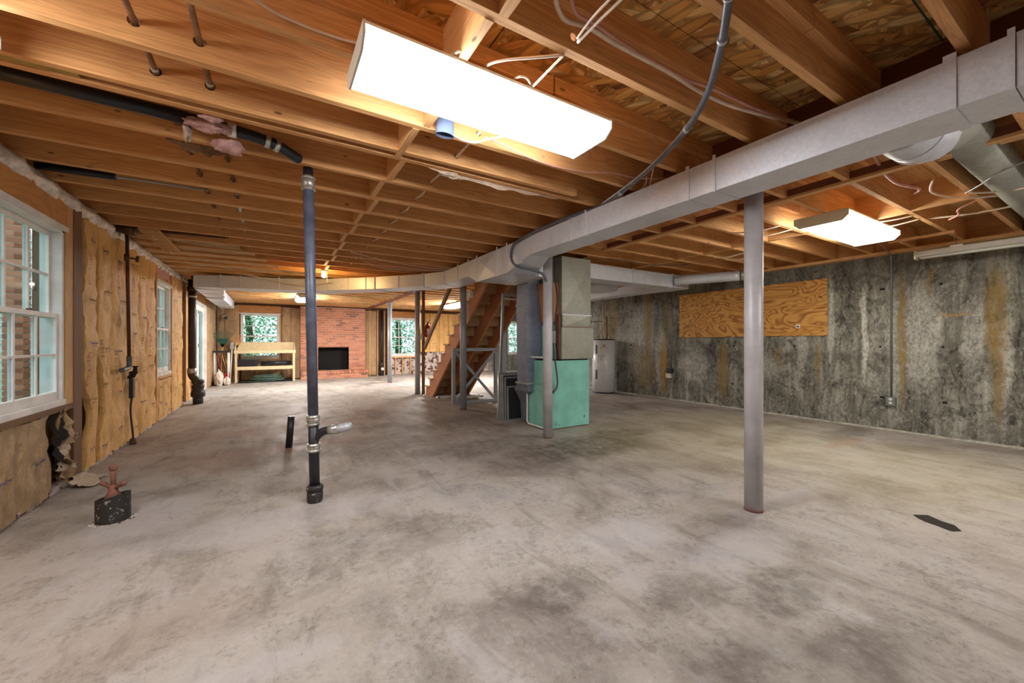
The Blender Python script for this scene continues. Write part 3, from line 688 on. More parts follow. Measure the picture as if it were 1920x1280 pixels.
# ---- french door in the left wall
dr = bpy.data.objects.new('door_1', None); COL.objects.link(dr); dr.location = (-1.5, 11.9, 0); ORG['door_1'] = Vector((-1.5, 11.9, 0)); tag(dr, kind='structure')
f = MB(); f.box(-1.62, -1.48, LD[0], LD[0] + .06, 0, 2.18); f.box(-1.62, -1.48, LD[1] - .06, LD[1], 0, 2.18); f.box(-1.62, -1.48, LD[0], LD[1], 2.12, 2.18); f.build('door_frame', M['white'], dr)
for k in range(2):
    y0 = LD[0] + .065 + k * .915; y1 = y0 + .905
    m = MB(); m.box(-1.57, -1.53, y0, y0 + .12, .01, 2.115); m.box(-1.57, -1.53, y1 - .12, y1, .01, 2.115); m.box(-1.57, -1.53, y0 + .12, y1 - .12, .01, .26); m.box(-1.57, -1.53, y0 + .12, y1 - .12, 1.98, 2.115)
    lf = m.build('door_leaf', M['white'], dr, bevel=.003)
    MB().box(-1.552, -1.548, y0 + .12, y1 - .12, .26, 1.98).build('pane', M['glass'], lf)
    for z in (.3, 1.1, 1.9): MB().box(-1.53, -1.52, y0 + (.0 if k else .89), y0 + (.02 if k else .91), z, z + .09).build('hinge', M['dkgrey'], lf)
    if k == 0: MB().tube([(-1.53, y0 + .06, 1.0), (-1.47, y0 + .06, 1.0), (-1.46, y0 + .15, 1.0)], .009, 8).build('door_handle', M['copper'], lf)
MB().box(-1.62, -1.46, LD[0], LD[1], 0, .02).build('threshold', M['alum'], dr)

# ---- fireplace
fp = thing('fireplace', 'red brick fireplace with black firebox and raised hearth on the back wall', 'fireplace', (1.81, 14.95, 0))
FX0, FX1, FY = .78, 2.84, 14.9; BXX0, BXX1, BZ0, BZ1 = 1.31, 2.29, .27, 1.06
m = MB(); m.box(FX0, BXX0, FY + .012, YB + .1, 0, 2.43); m.box(BXX1, FX1, FY + .012, YB + .1, 0, 2.43); m.box(BXX0, BXX1, FY + .012, YB + .1, BZ1, 2.43); m.box(BXX0, BXX1, FY + .012, YB + .1, 0, BZ0)
m.box(FX0 - .01, FX1 + .01, 14.512, FY + .02, 0, .262); m.build('mortar_bed', M['mortar'], fp)
m = MB(); m.box(BXX0 - .02, BXX0, FY + .02, 15.20, BZ0, BZ1); m.box(BXX1, BXX1 + .02, FY + .02, 15.20, BZ0, BZ1); m.box(BXX0, BXX1, 15.19, 15.21, BZ0, BZ1); m.box(BXX0, BXX1, FY + .02, 15.20, BZ1, BZ1 + .02); m.box(BXX0, BXX1, FY + .02, 15.20, BZ0 - .02, BZ0)
m.build('firebox', M['soot'], fp)
bl, bh, mo = .205, .066, .0135; cache = {}
def brick(x, y, z, L, D, H):
    k = (round(L, 3), round(D, 3), round(H, 3))
    if k not in cache: cache[k] = MB().box(0, k[0], 0, k[1], 0, k[2]).mesh('brick', M['brick'])
    inst('brick', cache[k], (x, y + random.uniform(-.003, .003), z), fp)
nb = 0; row = 0; z = .275
while z + bh < 2.44:
    x = FX0 - (0 if row % 2 else .108)
    while x < FX1 - .03:
        a, b = max(x, FX0), min(x + bl, FX1)
        if z < BZ1 + .0 and b > BXX0 and a < BXX1:
            if a < BXX0 - .03: brick(a, FY, z, BXX0 - a, .06, bh)
            elif b > BXX1 + .03: brick(BXX1, FY, z, b - BXX1, .06, bh)
        elif b - a > .03: brick(a, FY, z, b - a, .06, bh); nb += 1
        x += bl + mo
    z += bh + mo; row += 1
for r in range(2):
    x = FX0 - .01 - (.1 if r else 0)
    while x < FX1:
        a, b = max(x, FX0 - .01), min(x + bl, FX1 + .01)
        if b - a > .03: brick(a, 14.5, .008 + r * .08, b - a, .06, bh)
        x += bl + mo
x = FX0 - .02
while x < FX1:
    brick(x, 14.48, .168, .066, .42, .1); x += .078
tag(MB().box(BXX0, BXX1, FY - .003, FY + .02, BZ1 - .012, BZ1 + .004).build('lintel', M['iron'], fp), None)

# ================================================================== COLUMNS
def column(x, y, label, mat='colm', top=2.415, r=.06):
    t = thing('support_column', label, 'column', (x, y, 0), 'steel support columns')
    MB().tube([(x, y, 0.0), (x, y, top - .01)], r, 24).build('shaft', M[mat], t)
    MB().box(x - .09, x + .09, y - .09, y + .09, top - .01, top).build('top_plate', M['steel'], t)
    m = MB().tube([(x, y, 0.0), (x, y, .018)], r + .002, 24); m.build('rust_ring', M['rust'], t)
column(2.96, 1.53, 'nearest grey painted steel column with rust spots, in the right foreground')
column(2.99, 4.06, 'rust-flecked grey steel column directly in front of the turquoise furnace')
column(2.95, 6.58, 'bare grey steel column in front of the wooden stairs', 'steel')
column(2.92, 9.13, 'grey steel column beside the wooden post at the stair foot', 'steel')
column(3.03, 12.17, 'farthest slim grey steel column before the fireplace side window', 'steel', r=.065)

# ================================================================== DUCTS
trunk = thing('main_duct', 'long galvanized rectangular trunk duct running under the joists to the furnace', 'duct', (2.62, 0, 2.2))
DX0, DX1, DZ0, DZ1 = 2.48, 2.76, 2.20, 2.412
def sect(parent, quad0, quad1, mat='galv', name='duct_section'):
    return MB().hull8(quad0, quad1).build(name, M[mat], parent)
def q(x0, x1, y, z0, z1): return [(x0, y, z0), (x1, y, z0), (x1, y, z1), (x0, y, z1)]
ysec = [-2.4, -1.2, -.1, .30, .475, 1.53, 1.725, 2.777, 2.987, 3.72]
for a, b in zip(ysec[:-1], ysec[1:]): sect(trunk, q(DX0, DX1, a + .002, DZ0, DZ1), q(DX0, DX1, b - .002, DZ0, DZ1))
def cleat(y, x0=DX0, x1=DX1, z0=DZ0, z1=DZ1, wd=.022):
    MB().box(x0 - .007, x0, y, y + wd, z0 - .004, z1 + .022).box(x0, x1, y, y + wd, z0 - .006, z0).box(x1, x1 + .007, y, y + wd, z0 - .004, z1).build('drive_cleat', M['galv'], trunk)
for y, wd in ((.30, .02), (.455, .04), (.05, .03), (1.52, .02), (1.71, .028), (2.77, .014), (2.98, .014)): cleat(y, wd=wd)
# deepened transition over the return riser
sect(trunk, q(DX0, DX1, 3.72, 2.20, DZ1), q(DX0, 2.9, 4.22, 2.07, DZ1)); sect(trunk, q(DX0, 3.12, 4.22, 2.07, DZ1), q(DX0, 3.12, 4.46, 2.07, DZ1))
sect(trunk, q(DX0, 3.12, 4.47, 2.07, DZ1), q(DX0, 3.12, 5.06, 2.07, DZ1)); sect(trunk, q(3.12, 3.60, 4.88, 2.075, DZ1), q(3.12, 3.60, 5.06, 2.075, DZ1)); sect(trunk, q(DX0, 2.92, 5.06, 2.07, DZ1), q(DX0, 2.8, 5.34, 2.19, DZ1))
sect(trunk, q(DX0, 2.84, 5.34, 2.19, DZ1), q(DX0, 2.84, 5.72, 2.19, DZ1)); 
for y, z0 in ((4.22, 2.07), (4.47, 2.07), (5.06, 2.07), (5.34, 2.19), (5.74, 2.19)): MB().box(DX0 - .008, DX0 + .001, y - .012, y + .012, z0 - .005, DZ1 + .03).build('drive_cleat', M['galv'], trunk)
# pyramidal cross-breaks pressed into the deep section
for y0, y1 in ((3.86, 4.2), (4.5, 5.03)):
    z0, z1 = (2.13, DZ1 - .01) if y1 < 4.3 else (2.08, DZ1 - .01); ym, zm = (y0 + y1) / 2, (z0 + z1) / 2
    MB().add([(DX0 - .001, y0, z0), (DX0 - .001, y1, z0), (DX0 - .001, y1, z1), (DX0 - .001, y0, z1), (DX0 - .02, ym, zm)], [(0, 1, 4), (1, 2, 4), (2, 3, 4), (3, 0, 4)]).build('cross_break', M['galv'], trunk)
# seams across the box over the riser
MB().box(2.95, 2.965, 4.21, 5.07, 2.062, 2.07).box(2.95, 2.965, 4.208, 4.22, 2.062, DZ1).build('drive_cleat', M['galv'], trunk)
# diagonal run towards the left wall
near = [(2.48, 5.76), (2.48, 6.30), (2.25, 6.72), (1.60, 7.50), (.66, 8.40), (.10, 8.56), (-.50, 8.68), (-.80, 8.75), (-1.22, 8.97)]
far = [(2.84, 5.76), (2.86, 6.50), (2.62, 7.00), (1.95, 7.78), (1.00, 8.74), (.20, 9.02), (-.35, 9.08), (-.62, 9.10), (-.80, 9.24)]
zb = 2.195
for i in range(len(near) - 1):
    a, b, c, d = near[i], near[i + 1], far[i + 1], far[i]
    MB().hull8([(a[0], a[1], zb), (b[0], b[1], zb), (c[0], c[1], zb), (d[0], d[1], zb)], [(a[0], a[1], DZ1), (b[0], b[1], DZ1), (c[0], c[1], DZ1), (d[0], d[1], DZ1)]).build('duct_section', M['galv'], trunk)
    if i: MB().bar((a[0] - .004, a[1] - .004, zb - .004), (a[0] - .004, a[1] - .004, DZ1 + .015), .02, .02).bar((a[0], a[1], zb - .002), (d[0], d[1], zb - .002), .018, .008).build('drive_cleat', M['galv'], trunk)
for k in range(1, 7):     # intermediate seams on the long runs
    p = Vector((*near[3], 0)).lerp(Vector((*near[4], 0)), k / 7) if k < 4 else Vector((*near[2], 0)).lerp(Vector((*near[3], 0)), (k - 3) / 4)
    if k % 2: MB().bar((p.x - .003, p.y - .003, zb), (p.x - .003, p.y - .003, DZ1), .01, .01).build('drive_cleat', M['galv'], trunk)
lb = thing('side_duct', 'stepped galvanized duct over the french door running to the back wall', 'duct', (-1.1, 11, 2.2))
sect(lb, q(-1.24, -.80, 9.25, 2.2, DZ1), q(-1.24, -.86, 10.0, 2.2, DZ1)); sect(lb, q(-1.27, -.90, 10.0, 2.22, DZ1), q(-1.27, -.92, 11.0, 2.22, DZ1))
for k in range(3): sect(lb, q(-1.28, -.97, 11.0 + k * 1.0, 2.2, DZ1), q(-1.28, -.97, 11.99 + k * 1.0, 2.2, DZ1))
for y in (10.0, 11, 12, 13): MB().box(-1.285, -.955, y - .01, y + .01, 2.19, 2.42).build('drive_cleat', M['galv'], lb)
# branch to the right wall
rb = thing('branch_duct', 'galvanized rectangular branch duct running from the furnace plenum towards the right wall', 'duct', (5, 4.7, 2.2))
sect(rb, q(4.05, 5.05, 4.52, 2.19, DZ1), q(4.05, 5.05, 4.86, 2.19, DZ1)); sect(rb, q(5.06, 6.05, 4.52, 2.19, DZ1), q(5.06, 6.05, 4.86, 2.19, DZ1)); sect(rb, q(6.06, 6.5, 4.50, 2.185, DZ1), q(6.06, 6.5, 4.95, 2.185, DZ1))
sect(rb, q(6.12, 6.46, 4.96, 2.19, 2.35), q(6.12, 6.46, 6.1, 2.19, 2.35)); sect(rb, q(6.12, 6.46, 6.11, 2.19, 2.35), q(6.12, 6.46, 8.4, 2.19, 2.35))
MB().box(5.045, 5.065, 4.51, 4.87, 2.18, 2.43).build('drive_cleat', M['galv'], rb); MB().box(6.05, 6.07, 4.5, 4.87, 2.18, 2.43).build('drive_cleat', M['galv'], rb)
MB().box(4.0, 4.06, 4.54, 4.84, 2.2, 2.41).build('flexible_collar', M['dark'], rb)
MB().lathe((5.15, 5.62, 2.19), [(.48, 0), (.49, .01), (.49, .1), (.1, .12)], 40).build('round_plenum_cap', M['galv'], rb)
rp = thing('round_duct', 'round galvanized pipe leaving the branch duct above the plywood sheet', 'duct', (6.3, 4.0, 2.3))
MB().tube(smooth_path([(6.10, 4.48, 2.30), (6.18, 4.25, 2.30), (6.38, 3.94, 2.305), (6.57, 3.62, 2.31)], 4), .082, 18).build('pipe', M['galv'], rp)
MB().tube([(6.165, 4.30, 2.30), (6.18, 4.27, 2.30)], .086, 18).build('seam_ring', M['galv'], rp); MB().tube(smooth_path([(6.57, 3.62, 2.31), (6.63, 3.55, 2.33), (6.68, 3.48, 2.42), (6.69, 3.46, 2.52)], 4), .086, 18).build('elbow', M['galvd'], rp)
# round take-off high at the right
ro = thing('takeoff_duct', 'large round elbow and pipe branching off the main duct into a joist bay', 'duct', (3.2, .66, 2.3))
MB().tube(smooth_path([(2.76, .70, 2.315), (2.90, .70, 2.31), (3.02, .69, 2.315), (3.14, .68, 2.345)], 5), .125, 28).build('elbow', M['galv'], ro)
MB().tube(smooth_path([(3.10, .68, 2.33), (3.30, .67, 2.41), (3.48, .655, 2.49), (3.62, .645, 2.52)], 5), .118, 28).build('elbow', M['galvd'], ro)
MB().tube([(3.55, .645, 2.515), (7.15, .645, 2.53)], .113, 28).build('pipe', M['galvd'], ro)
for x, z in ((2.92, 2.31), (3.02, 2.315)): MB().tube([(x, .695, z), (x + .008, .695, z)], .128, 28).build('seam_ring', M['galv'], ro)
MB().tube([(4.4, .645, 2.52), (4.42, .645, 2.52)], .117, 28).build('seam_ring', M['galvd'], ro)

# ================================================================== FURNACE GROUP
fu = thing('furnace', 'turquoise enamelled furnace cabinet under the grey plenum', 'furnace', (3.6, 4.6, 0))
MB().box(3.24, 3.97, 4.37, 4.87, .012, .955).build('cabinet', M['turq'], fu, bevel=.006)
MB().box(3.232, 3.24, 4.385, 4.855, .62, .945).build('upper_door', M['turq'], fu, bevel=.002); MB().box(3.232, 3.24, 4.385, 4.855, .03, .605).build('lower_door', M['turq'], fu, bevel=.002)
MB().box(3.228, 3.233, 4.76, 4.77, .78, .86).build('door_slot', M['dark'], fu); MB().box(3.25, 3.96, 4.38, 4.86, 0, .012).build('base', M['rust'], fu)
MB().box(3.26, 3.95, 4.39, 4.85, .955, .972).build('gasket', M['dark'], fu)
m = MB(); m.box(3.86, 3.89, 4.366, 4.37, .12, .155).box(3.35, 3.36, 4.366, 4.37, .06, .09).box(3.40, 3.43, 4.366, 4.37, .055, .065); m.build('knockout', M['dkgrey'], fu)
pl = thing('plenum', 'tall dull galvanized plenum box standing on the turquoise furnace', 'plenum', (3.7, 4.6, .97))
MB().box(3.43, 4.02, 4.33, 4.86, .972, 1.425).build('coil_box', M['galvd'], pl, bevel=.012)
MB().box(3.45, 3.97, 4.35, 4.84, 1.425, 1.60).build('collar', M['galvd'], pl)
MB().box(3.44, 3.97, 4.34, 4.85, 1.60, 2.412).build('riser', M['galvd'], pl)
y = 4.339; MB().add([(3.45, y, 1.61), (3.96, y, 1.61), (3.96, y, 2.40), (3.45, y, 2.40), (3.72, y - .022, 2.0)], [(0, 1, 4), (1, 2, 4), (2, 3, 4), (3, 0, 4)]).build('cross_break', M['galvd'], pl)
MB().add([(3.45, y, 1.43), (3.96, y, 1.43), (3.96, y, 1.60), (3.45, y, 1.60), (3.72, y - .012, 1.51)], [(0, 1, 4), (1, 2, 4), (2, 3, 4), (3, 0, 4)]).build('cross_break', M['galvd'], pl)
MB().box(3.44, 3.98, 4.33, 4.35, 1.592, 1.606).build('seam', M['galv'], pl); MB().box(3.43, 3.99, 4.33, 4.35, 1.425, 1.436).build('seam', M['copper'], pl)
MB().box(3.405, 3.43, 4.36, 4.42, .98, 1.60).build('coil_edge', M['rust'], pl); MB().box(3.37, 3.40, 4.42, 4.80, .98, 1.45).build('side_panel', M['turq'], pl)
MB().hull8([(3.36, 4.42, 1.5), (3.44, 4.42, 1.5), (3.44, 4.8, 1.5), (3.36, 4.8, 1.5)], [(3.30, 4.42, 2.05), (3.44, 4.42, 2.05), (3.44, 4.8, 2.05), (3.30, 4.8, 2.05)]).build('side_flashing', M['stair'], pl)
rs = thing('return_riser', 'dark blue-grey sheet metal riser descending beside the furnace', 'duct', (3.35, 4.85, 0))
MB().hull8([(3.12, 4.72, .62), (3.60, 4.72, .62), (3.60, 5.0, .62), (3.12, 5.0, .62)], [(3.10, 4.72, 1.75), (3.60, 4.72, 1.75), (3.60, 5.0, 1.75), (3.10, 5.0, 1.75)]).build('riser', M['flue'], rs)
MB().hull8([(3.10, 4.72, 1.765), (3.60, 4.72, 1.765), (3.60, 5.0, 1.765), (3.10, 5.0, 1.765)], [(3.12, 4.72, 2.07), (3.60, 4.72, 2.07), (3.60, 5.0, 2.07), (3.12, 5.0, 2.07)]).build('riser', M['flue'], rs)
MB().box(3.09, 3.61, 4.71, 5.01, 1.745, 1.77).build('seam_band', M['flue'], rs); MB().box(3.09, 3.61, 4.71, 5.01, .605, .63).build('seam_band', M['galvd'], rs)
prev = None; m = MB()
secs = [(3.12, 3.58, .605), (3.15, 3.58, .50), (3.21, 3.58, .40), (3.26, 3.58, .30), (3.28, 3.58, .02)]
for (a0, a1, z0), (b0, b1, z1) in zip(secs[:-1], secs[1:]):
    m.hull8([(b0, 4.9 if z1 < .5 else 4.74, z1), (b1, 4.9 if z1 < .5 else 4.74, z1), (b1, 5.14, z1), (b0, 5.14, z1)], [(a0, 4.9 if z0 < .5 else 4.74, z0), (a1, 4.9 if z0 < .5 else 4.74, z0), (a1, 5.14 if z0 < .6 else 5.0, z0), (a0, 5.14 if z0 < .6 else 5.0, z0)])
m.build('boot', M['flue'], rs)
MB().tube(smooth_path([(3.50, 4.70, 1.28), (3.46, 4.66, 1.15), (3.46, 4.66, 1.10), (3.54, 4.66, 1.08)], 5), .03, 8).build('black_handle', M['blackpl'], rs)
tag(MB().tube([(3.26, 4.34, 1.0), (3.185, 4.42, 1.0), (3.185, 4.80, 1.0), (3.185, 4.83, .98), (3.185, 4.83, .06), (3.185, 4.80, .03), (3.20, 4.38, .025), (3.22, 4.31, .02)], .014, 10).build('drain_pipe', M['pvc'], loc=(3.185, 4.6, 0)), 'thin white plastic condensate pipe bent around the left side of the furnace', 'pipe')
cdt = thing('power_conduit', 'thin grey conduit, switch box and black cord hanging in front of the furnace', 'conduit', (3.12, 4.12, 1.2))
MB().tube([(3.16, 4.18, 2.41), (3.16, 4.18, 1.36)], .011, 8).build('conduit', M['dkgrey'], cdt); MB().box(3.13, 3.19, 4.15, 4.21, 1.20, 1.36).build('switch_box', M['dkgrey'], cdt, bevel=.004)
MB().tube(smooth_path([(3.17, 4.18, 1.20), (3.20, 4.19, 1.0), (3.27, 4.25, .85), (3.34, 4.31, .66), (3.33, 4.34, .56), (3.28, 4.34, .53)], 6), .011, 8).build('cord', M['wire'], cdt)
MB().tube([(3.27, 4.355, .53), (3.27, 4.32, .53)], .022, 10).build('plug', M['blackpl'], cdt)
MB().tube(smooth_path([(3.22, 4.22, 2.36), (3.22, 4.22, 2.1), (3.30, 4.26, 1.8), (3.26, 4.25, 1.55), (3.27, 4.26, 1.2), (3.36, 4.3, 1.0)], 6), .009, 8).build('cord', M['blackpl'], cdt)

# screens and filters leaning beside the furnace
for k, (lab, mt) in enumerate((('front black-mesh window screen in the stack leaning beside the furnace', 'blacks'), ('second screen behind the front one, its mesh showing above it', 'blacks'), ('third thin grey-framed screen in the leaning stack', 'blacks'), ('fourth thin grey-framed screen in the leaning stack', 'blacks'), ('rear grey-framed screen of the leaning stack, against the riser', 'blacks'))):
    y0 = 5.24 + k * .035; hh = (.52, .66, .70, .70, .72)[k]; x0 = 3.09 - k * .012 + (.0, -.01, -.02, -.02, -.02)[k]; x1 = x0 + .40; ly = .05
    t = thing('window_screen', lab, 'screen', ((x0 + x1) / 2, y0, 0), 'screens stacked beside the furnace')
    A = lambda x, z: (x + z * .02, y0 + z * .06, z)
    m = MB()
    for a, b in (((x0 + .01, .012), (x0 + .01, hh)), ((x1 - .01, .012), (x1 - .01, hh)), ((x0, .012), (x1, .012)), ((x0, hh), (x1, hh))): m.bar(A(*a), A(*b), .024, .014, (0, 1, 0))
    m.build('frame', M['alum'], t)
    MB().add([A(x0 + .01, .02), A(x1 - .01, .02), A(x1 - .01, hh - .01), A(x0 + .01, hh - .01)], [(0, 1, 2, 3)]).build('mesh_panel', M[mt], t)
t = thing('storm_frame', 'tall narrow white metal frame leaning upright between stairs and riser', 'frame', (3.2, 5.5, 0))
A = lambda x, z: (x + z * .09, 5.47 + z * .08, z)
m = MB()
for a, b in (((3.06, 0.015), (3.06, 2.02)), ((3.42, .015), (3.42, 2.02)), ((3.05, .015), (3.43, .015)), ((3.05, 2.0), (3.43, 2.0))): m.bar(A(*a), A(*b), .04, .03, (0, 1, 0))
m.build('frame', M['alum'], t); MB().bar(A(3.08, 1.93), A(3.40, 1.93), .03, .02, (0, 1, 0)).build('rail', M['white'], t)

# ================================================================== STAIRS
stt = thing('staircase', 'open wooden staircase with three stringers rising towards the furnace', 'stairs', (3.5, 8.8, 0))
RISE, RUN, NST = .1925, .2365, 13; YF = 8.93
def stringer_poly(n=NST):
    up = [(YF, 0.0)]
    for i in range(n):
        up += [(YF - i * RUN, (i + 1) * RISE), (YF - (i + 1) * RUN, (i + 1) * RISE)]
    up = [p for p in up if p[1] < 2.41]
    lo = [(YF - 3.10, 2.405), (YF - 3.10, 2.25), (8.50, 0.0)]
    return up + [(YF - 12 * RUN, 2.405)] + lo
for x0 in (3.06, 3.495, 3.93):
    poly = stringer_poly(12); MB().xprism(poly, x0, x0 + .04).build('stringer', M['stair'], stt)
for i in range(12):
    z = (i + 1) * RISE; y1 = YF - i * RUN + .03; y0 = YF - (i + 1) * RUN
    if z < 2.3: MB().box(3.03, 4.0, y0, y1, z, z + .03).build('tread', M['tread'], stt)
    MB().box(3.102, 3.492, y0 + RUN - .019, y0 + RUN, z - RISE + (.03 if i else 0), z).box(3.54, 3.925, y0 + RUN - .019, y0 + RUN, z - RISE + (.03 if i else 0), z).build('riser', M['tread'], stt)
MB().box(3.06, 3.97, 5.80, 5.84, 2.2, 2.41).build('header', M['stair'], stt)
sf = thing('brace_frame', 'grey metal-stud frame with crossed braces standing under the stairs', 'frame', (3.48, 7.2, 0))
m = MB(); Yf = 7.20
for name, a, b in (('post', (3.02, .05), (3.02, 1.05)), ('post', (3.96, .05), (3.96, 1.05)), ('rail', (2.99, .025), (3.99, .025)), ('rail', (2.99, 1.07), (3.99, 1.07))):
    MB().bar((a[0], Yf, a[1]), (b[0], Yf, b[1]), .06, .06, (0, 1, 0)).build(name, M['steel'], sf)
MB().bar((3.06, Yf - .02, .08), (3.92, Yf - .02, 1.03), .05, .03, (0, 1, 0)).build('cross_brace', M['steel'], sf); MB().bar((3.06, Yf + .02, 1.03), (3.92, Yf + .02, .08), .05, .03, (0, 1, 0)).build('cross_brace', M['steel'], sf)
tag(MB().box(4.08, 4.17, 7.13, 7.22, 0, ZC - .01).build('timber_post', M['steel'], loc=(4.12, 7.18, 0)), 'square grey post standing right of the stairs behind the leaning frame', 'post')
tag(MB().box(3.01, 3.055, 9.0, 9.09, 0, ZC - .002).build('newel_post', M['oldstud'], loc=(3.03, 9.05, 0)), 'narrow wooden post against the column at the foot of the stairs', 'post')
tag(MB().bar((3.03, 8.96, 1.08), (3.03, 7.28, 2.40), .045, .09, (0, 0, 1)).build('handrail', M['oldstud'], loc=(3.03, 8.9, 1.1)), 'slanting wooden handrail rising from the post beside the stairs', 'handrail')
tag(MB().box(2.97, 3.01, 9.02, 9.06, 1.28, 1.42).build('light_switch', M['whitem'], loc=(2.99, 9.04, 1.3)), 'small white switch box on the post at the foot of the stairs', 'switch')
tag(MB().box(2.985, 3.055, 6.38, 6.46, 2.0, 2.13).build('light_switch', M['whitem'], loc=(3.0, 6.42, 2.0)), 'small white box fixed high on the left stair stringer', 'switch')
ex = thing('fire_extinguisher', 'red fire extinguisher hanging on the post by the stairs', 'fire extinguisher', (3.14, 9.04, 1.3))
MB().lathe((3.13, 9.04, 1.33), [(.02, 0), (.055, .01), (.06, .04), (.06, .25), (.05, .29), (.022, .32), (.02, .34)], 20).build('cylinder', M['red'], ex)
MB().box(3.115, 3.145, 9.0, 9.05, 1.66, 1.70).bar((3.13, 9.02, 1.70), (3.20, 8.98, 1.75), .02, .008).bar((3.13, 9.02, 1.68), (3.20, 8.98, 1.68), .02, .008).build('valve', M['blackpl'], ex)
MB().tube(smooth_path([(3.13, 8.99, 1.68), (3.09, 8.97, 1.62), (3.08, 8.97, 1.5), (3.09, 8.975, 1.42)], 5), .009, 8).build('hose', M['blackpl'], ex)
MB().box(3.09, 3.17, 8.974, 8.979, 1.40, 1.54).build('label_panel', M['whitem'], ex)
for k, (x, y) in enumerate(((3.35, 8.25), (3.75, 8.0))):
    t = thing('floor_register', ('white metal vent grille lying on the floor under the stairs', 'second white vent grille lying right of the first under the stairs')[k], 'vent', (x, y, 0))
    m = MB(); m.box(x - .28, x + .28, y - .1, y - .07, .0, .03).box(x - .28, x + .28, y + .07, y + .1, .0, .03).box(x - .28, x - .25, y - .1, y + .1, .0, .03).box(x + .25, x + .28, y - .1, y + .1, .0, .03); m.build('frame', M['whitem'], t)
    m = MB()
    for j in range(9): m.box(x - .24 + j * .056, x - .236 + j * .056 + .006, y - .07, y + .07, .005, .022)
    m.build('louvres', M['alum'], t)

# ================================================================== PLUMBING
dp = thing('drain_stack', 'blue-black plastic drain pole with a side wye, standing left of centre', 'drain pipe', (.27, 3.33, 0))
top = Vector((.215, 3.19, ZC)); bot = Vector((.272, 3.335, 0))
def on(z): return bot.lerp(top, z / ZC)
MB().tube([on(.62), on(2.34)], .036, 20).build('upper_pipe', M['blueblk'], dp); MB().tube([on(.06), on(.64)], .036, 20).build('lower_pipe', M['blackp'], dp)
MB().tube([on(2.32), on(2.46)], .033, 18).build('top_pipe', M['blackp'], dp)
for z0, z1 in ((2.30, 2.40), (.585, .665), (.385, .45)):
    MB().tube([on(z0), on(z1)], .043, 20).build('rubber_sleeve', M['clamp'], dp)
    for z in (z0 + .012, z1 - .012): MB().tube([on(z - .006), on(z + .006)], .047, 20).build('hose_clamp', M['clamp'], dp)
MB().lathe(tuple(on(0)), [(.048, 0), (.055, .01), (.056, .075), (.05, .08), (.05, .085), (.058, .09), (.058, .115), (.045, .13)], 22).build('base_hub', M['cplate'], dp)
rt = Vector((cs, -sn, 0)); c0 = on(.47)
arm = smooth_path([c0, c0 + rt * .05 + Vector((0, 0, .055)), c0 + rt * .10 + Vector((0, 0, .075)), c0 + rt * .18 + Vector((0, 0, .085))], 5)
MB().tube(arm, .030, 16).build('wye_arm', M['blackp'], dp); MB().tube([c0 + rt * .115 + Vector((0, 0, .078)), c0 + rt * .185 + Vector((0, 0, .086))], .036, 16).build('rubber_sleeve', M['clamp'], dp)
MB().tube(smooth_path([c0 + rt * .18 + Vector((0, 0, .086)), c0 + rt * .22 + Vector((0, 0, .092)), c0 + rt * .255 + Vector((0, .02, .10)), c0 + rt * .27 + Vector((0, .06, .095))], 5), .031, 16).build('elbow', M['wirel'], dp)
b0 = Vector((.155, 5.22, 0))
tag(MB().tube([b0, b0 + Vector((.025, -.02, .36))], .036, 18).build('pipe_stub', M['blackp'], loc=tuple(b0)), 'short black pipe stub standing up from the floor beyond the drain pole', 'pipe')
cl = thing('floor_cleanout', 'scuffed black pipe stub with a rusty wing nut, left foreground floor', 'cleanout', (-.93, 3.70, 0))
c = (-.93, 3.70, 0)
def rim(u, v):
    a = 2 * math.pi * u; return (c[0] + .088 * math.cos(a), c[1] + .088 * math.sin(a), (0.0 if v < .5 else .165 + .02 * math.cos(a + .5)))
MB().grid(rim, 28, 1).grid(lambda u, v: (c[0] + (.088 - .012 * v) * math.cos(2 * math.pi * u), c[1] + (.088 - .012 * v) * math.sin(2 * math.pi * u), .165 + .02 * math.cos(2 * math.pi * u + .5)), 28, 1).grid(lambda u, v: (c[0] + .076 * math.cos(2 * math.pi * u), c[1] + .076 * math.sin(2 * math.pi * u), (.05 if v < .5 else .165 + .02 * math.cos(2 * math.pi * u + .5))), 28, 1).build('pipe_wall', M['cplate'], cl)
MB().lathe((c[0], c[1], .03), [(.074, 0), (.074, .04), (.04, .06)], 20).build('plug', M['rust'], cl)
MB().lathe((c[0], c[1], .09), [(.02, 0), (.042, .05), (.044, .07), (.028, .10), (.022, .13), (.02, .15)], 16).build('hub', M['rust'], cl)
wing = MB()
for s_ in (-1, 1):
    p = [Vector(c) + rt * (s_ * d) + Vector((0, 0, h)) for d, h in ((.018, .215), (.035, .228), (.05, .236), (.066, .246), (.08, .248), (.088, .246))]
    wing.tube(p, [.012, .011, .013, .018, .016, .006], 10)
wing.build('wing', M['rust'], cl)
MB().tube([(c[0], c[1], .2), (c[0], c[1], .345)], .0155, 12).build('stem', M['rust'], cl); MB().lathe((c[0], c[1], .335), [(.017, 0), (.022, .008), (.024, .03), (.018, .036)], 12).build('stem_head', M['rust'], cl)
m = MB()
for k in range(46):
    a = random.uniform(0, 6.28); r = random.uniform(.088, .115); s_ = random.uniform(.004, .011); x, y = c[0] + r * math.cos(a), c[1] + r * math.sin(a)
    m.add([(x - s_, y, 0), (x, y - s_, 0), (x + s_, y, 0), (x, y + s_, 0), (x, y, s_ * .9)], [(0, 1, 4), (1, 2, 4), (2, 3, 4), (3, 0, 4)])
tag(m.build('rubble', M['block'], cl), kind='stuff')
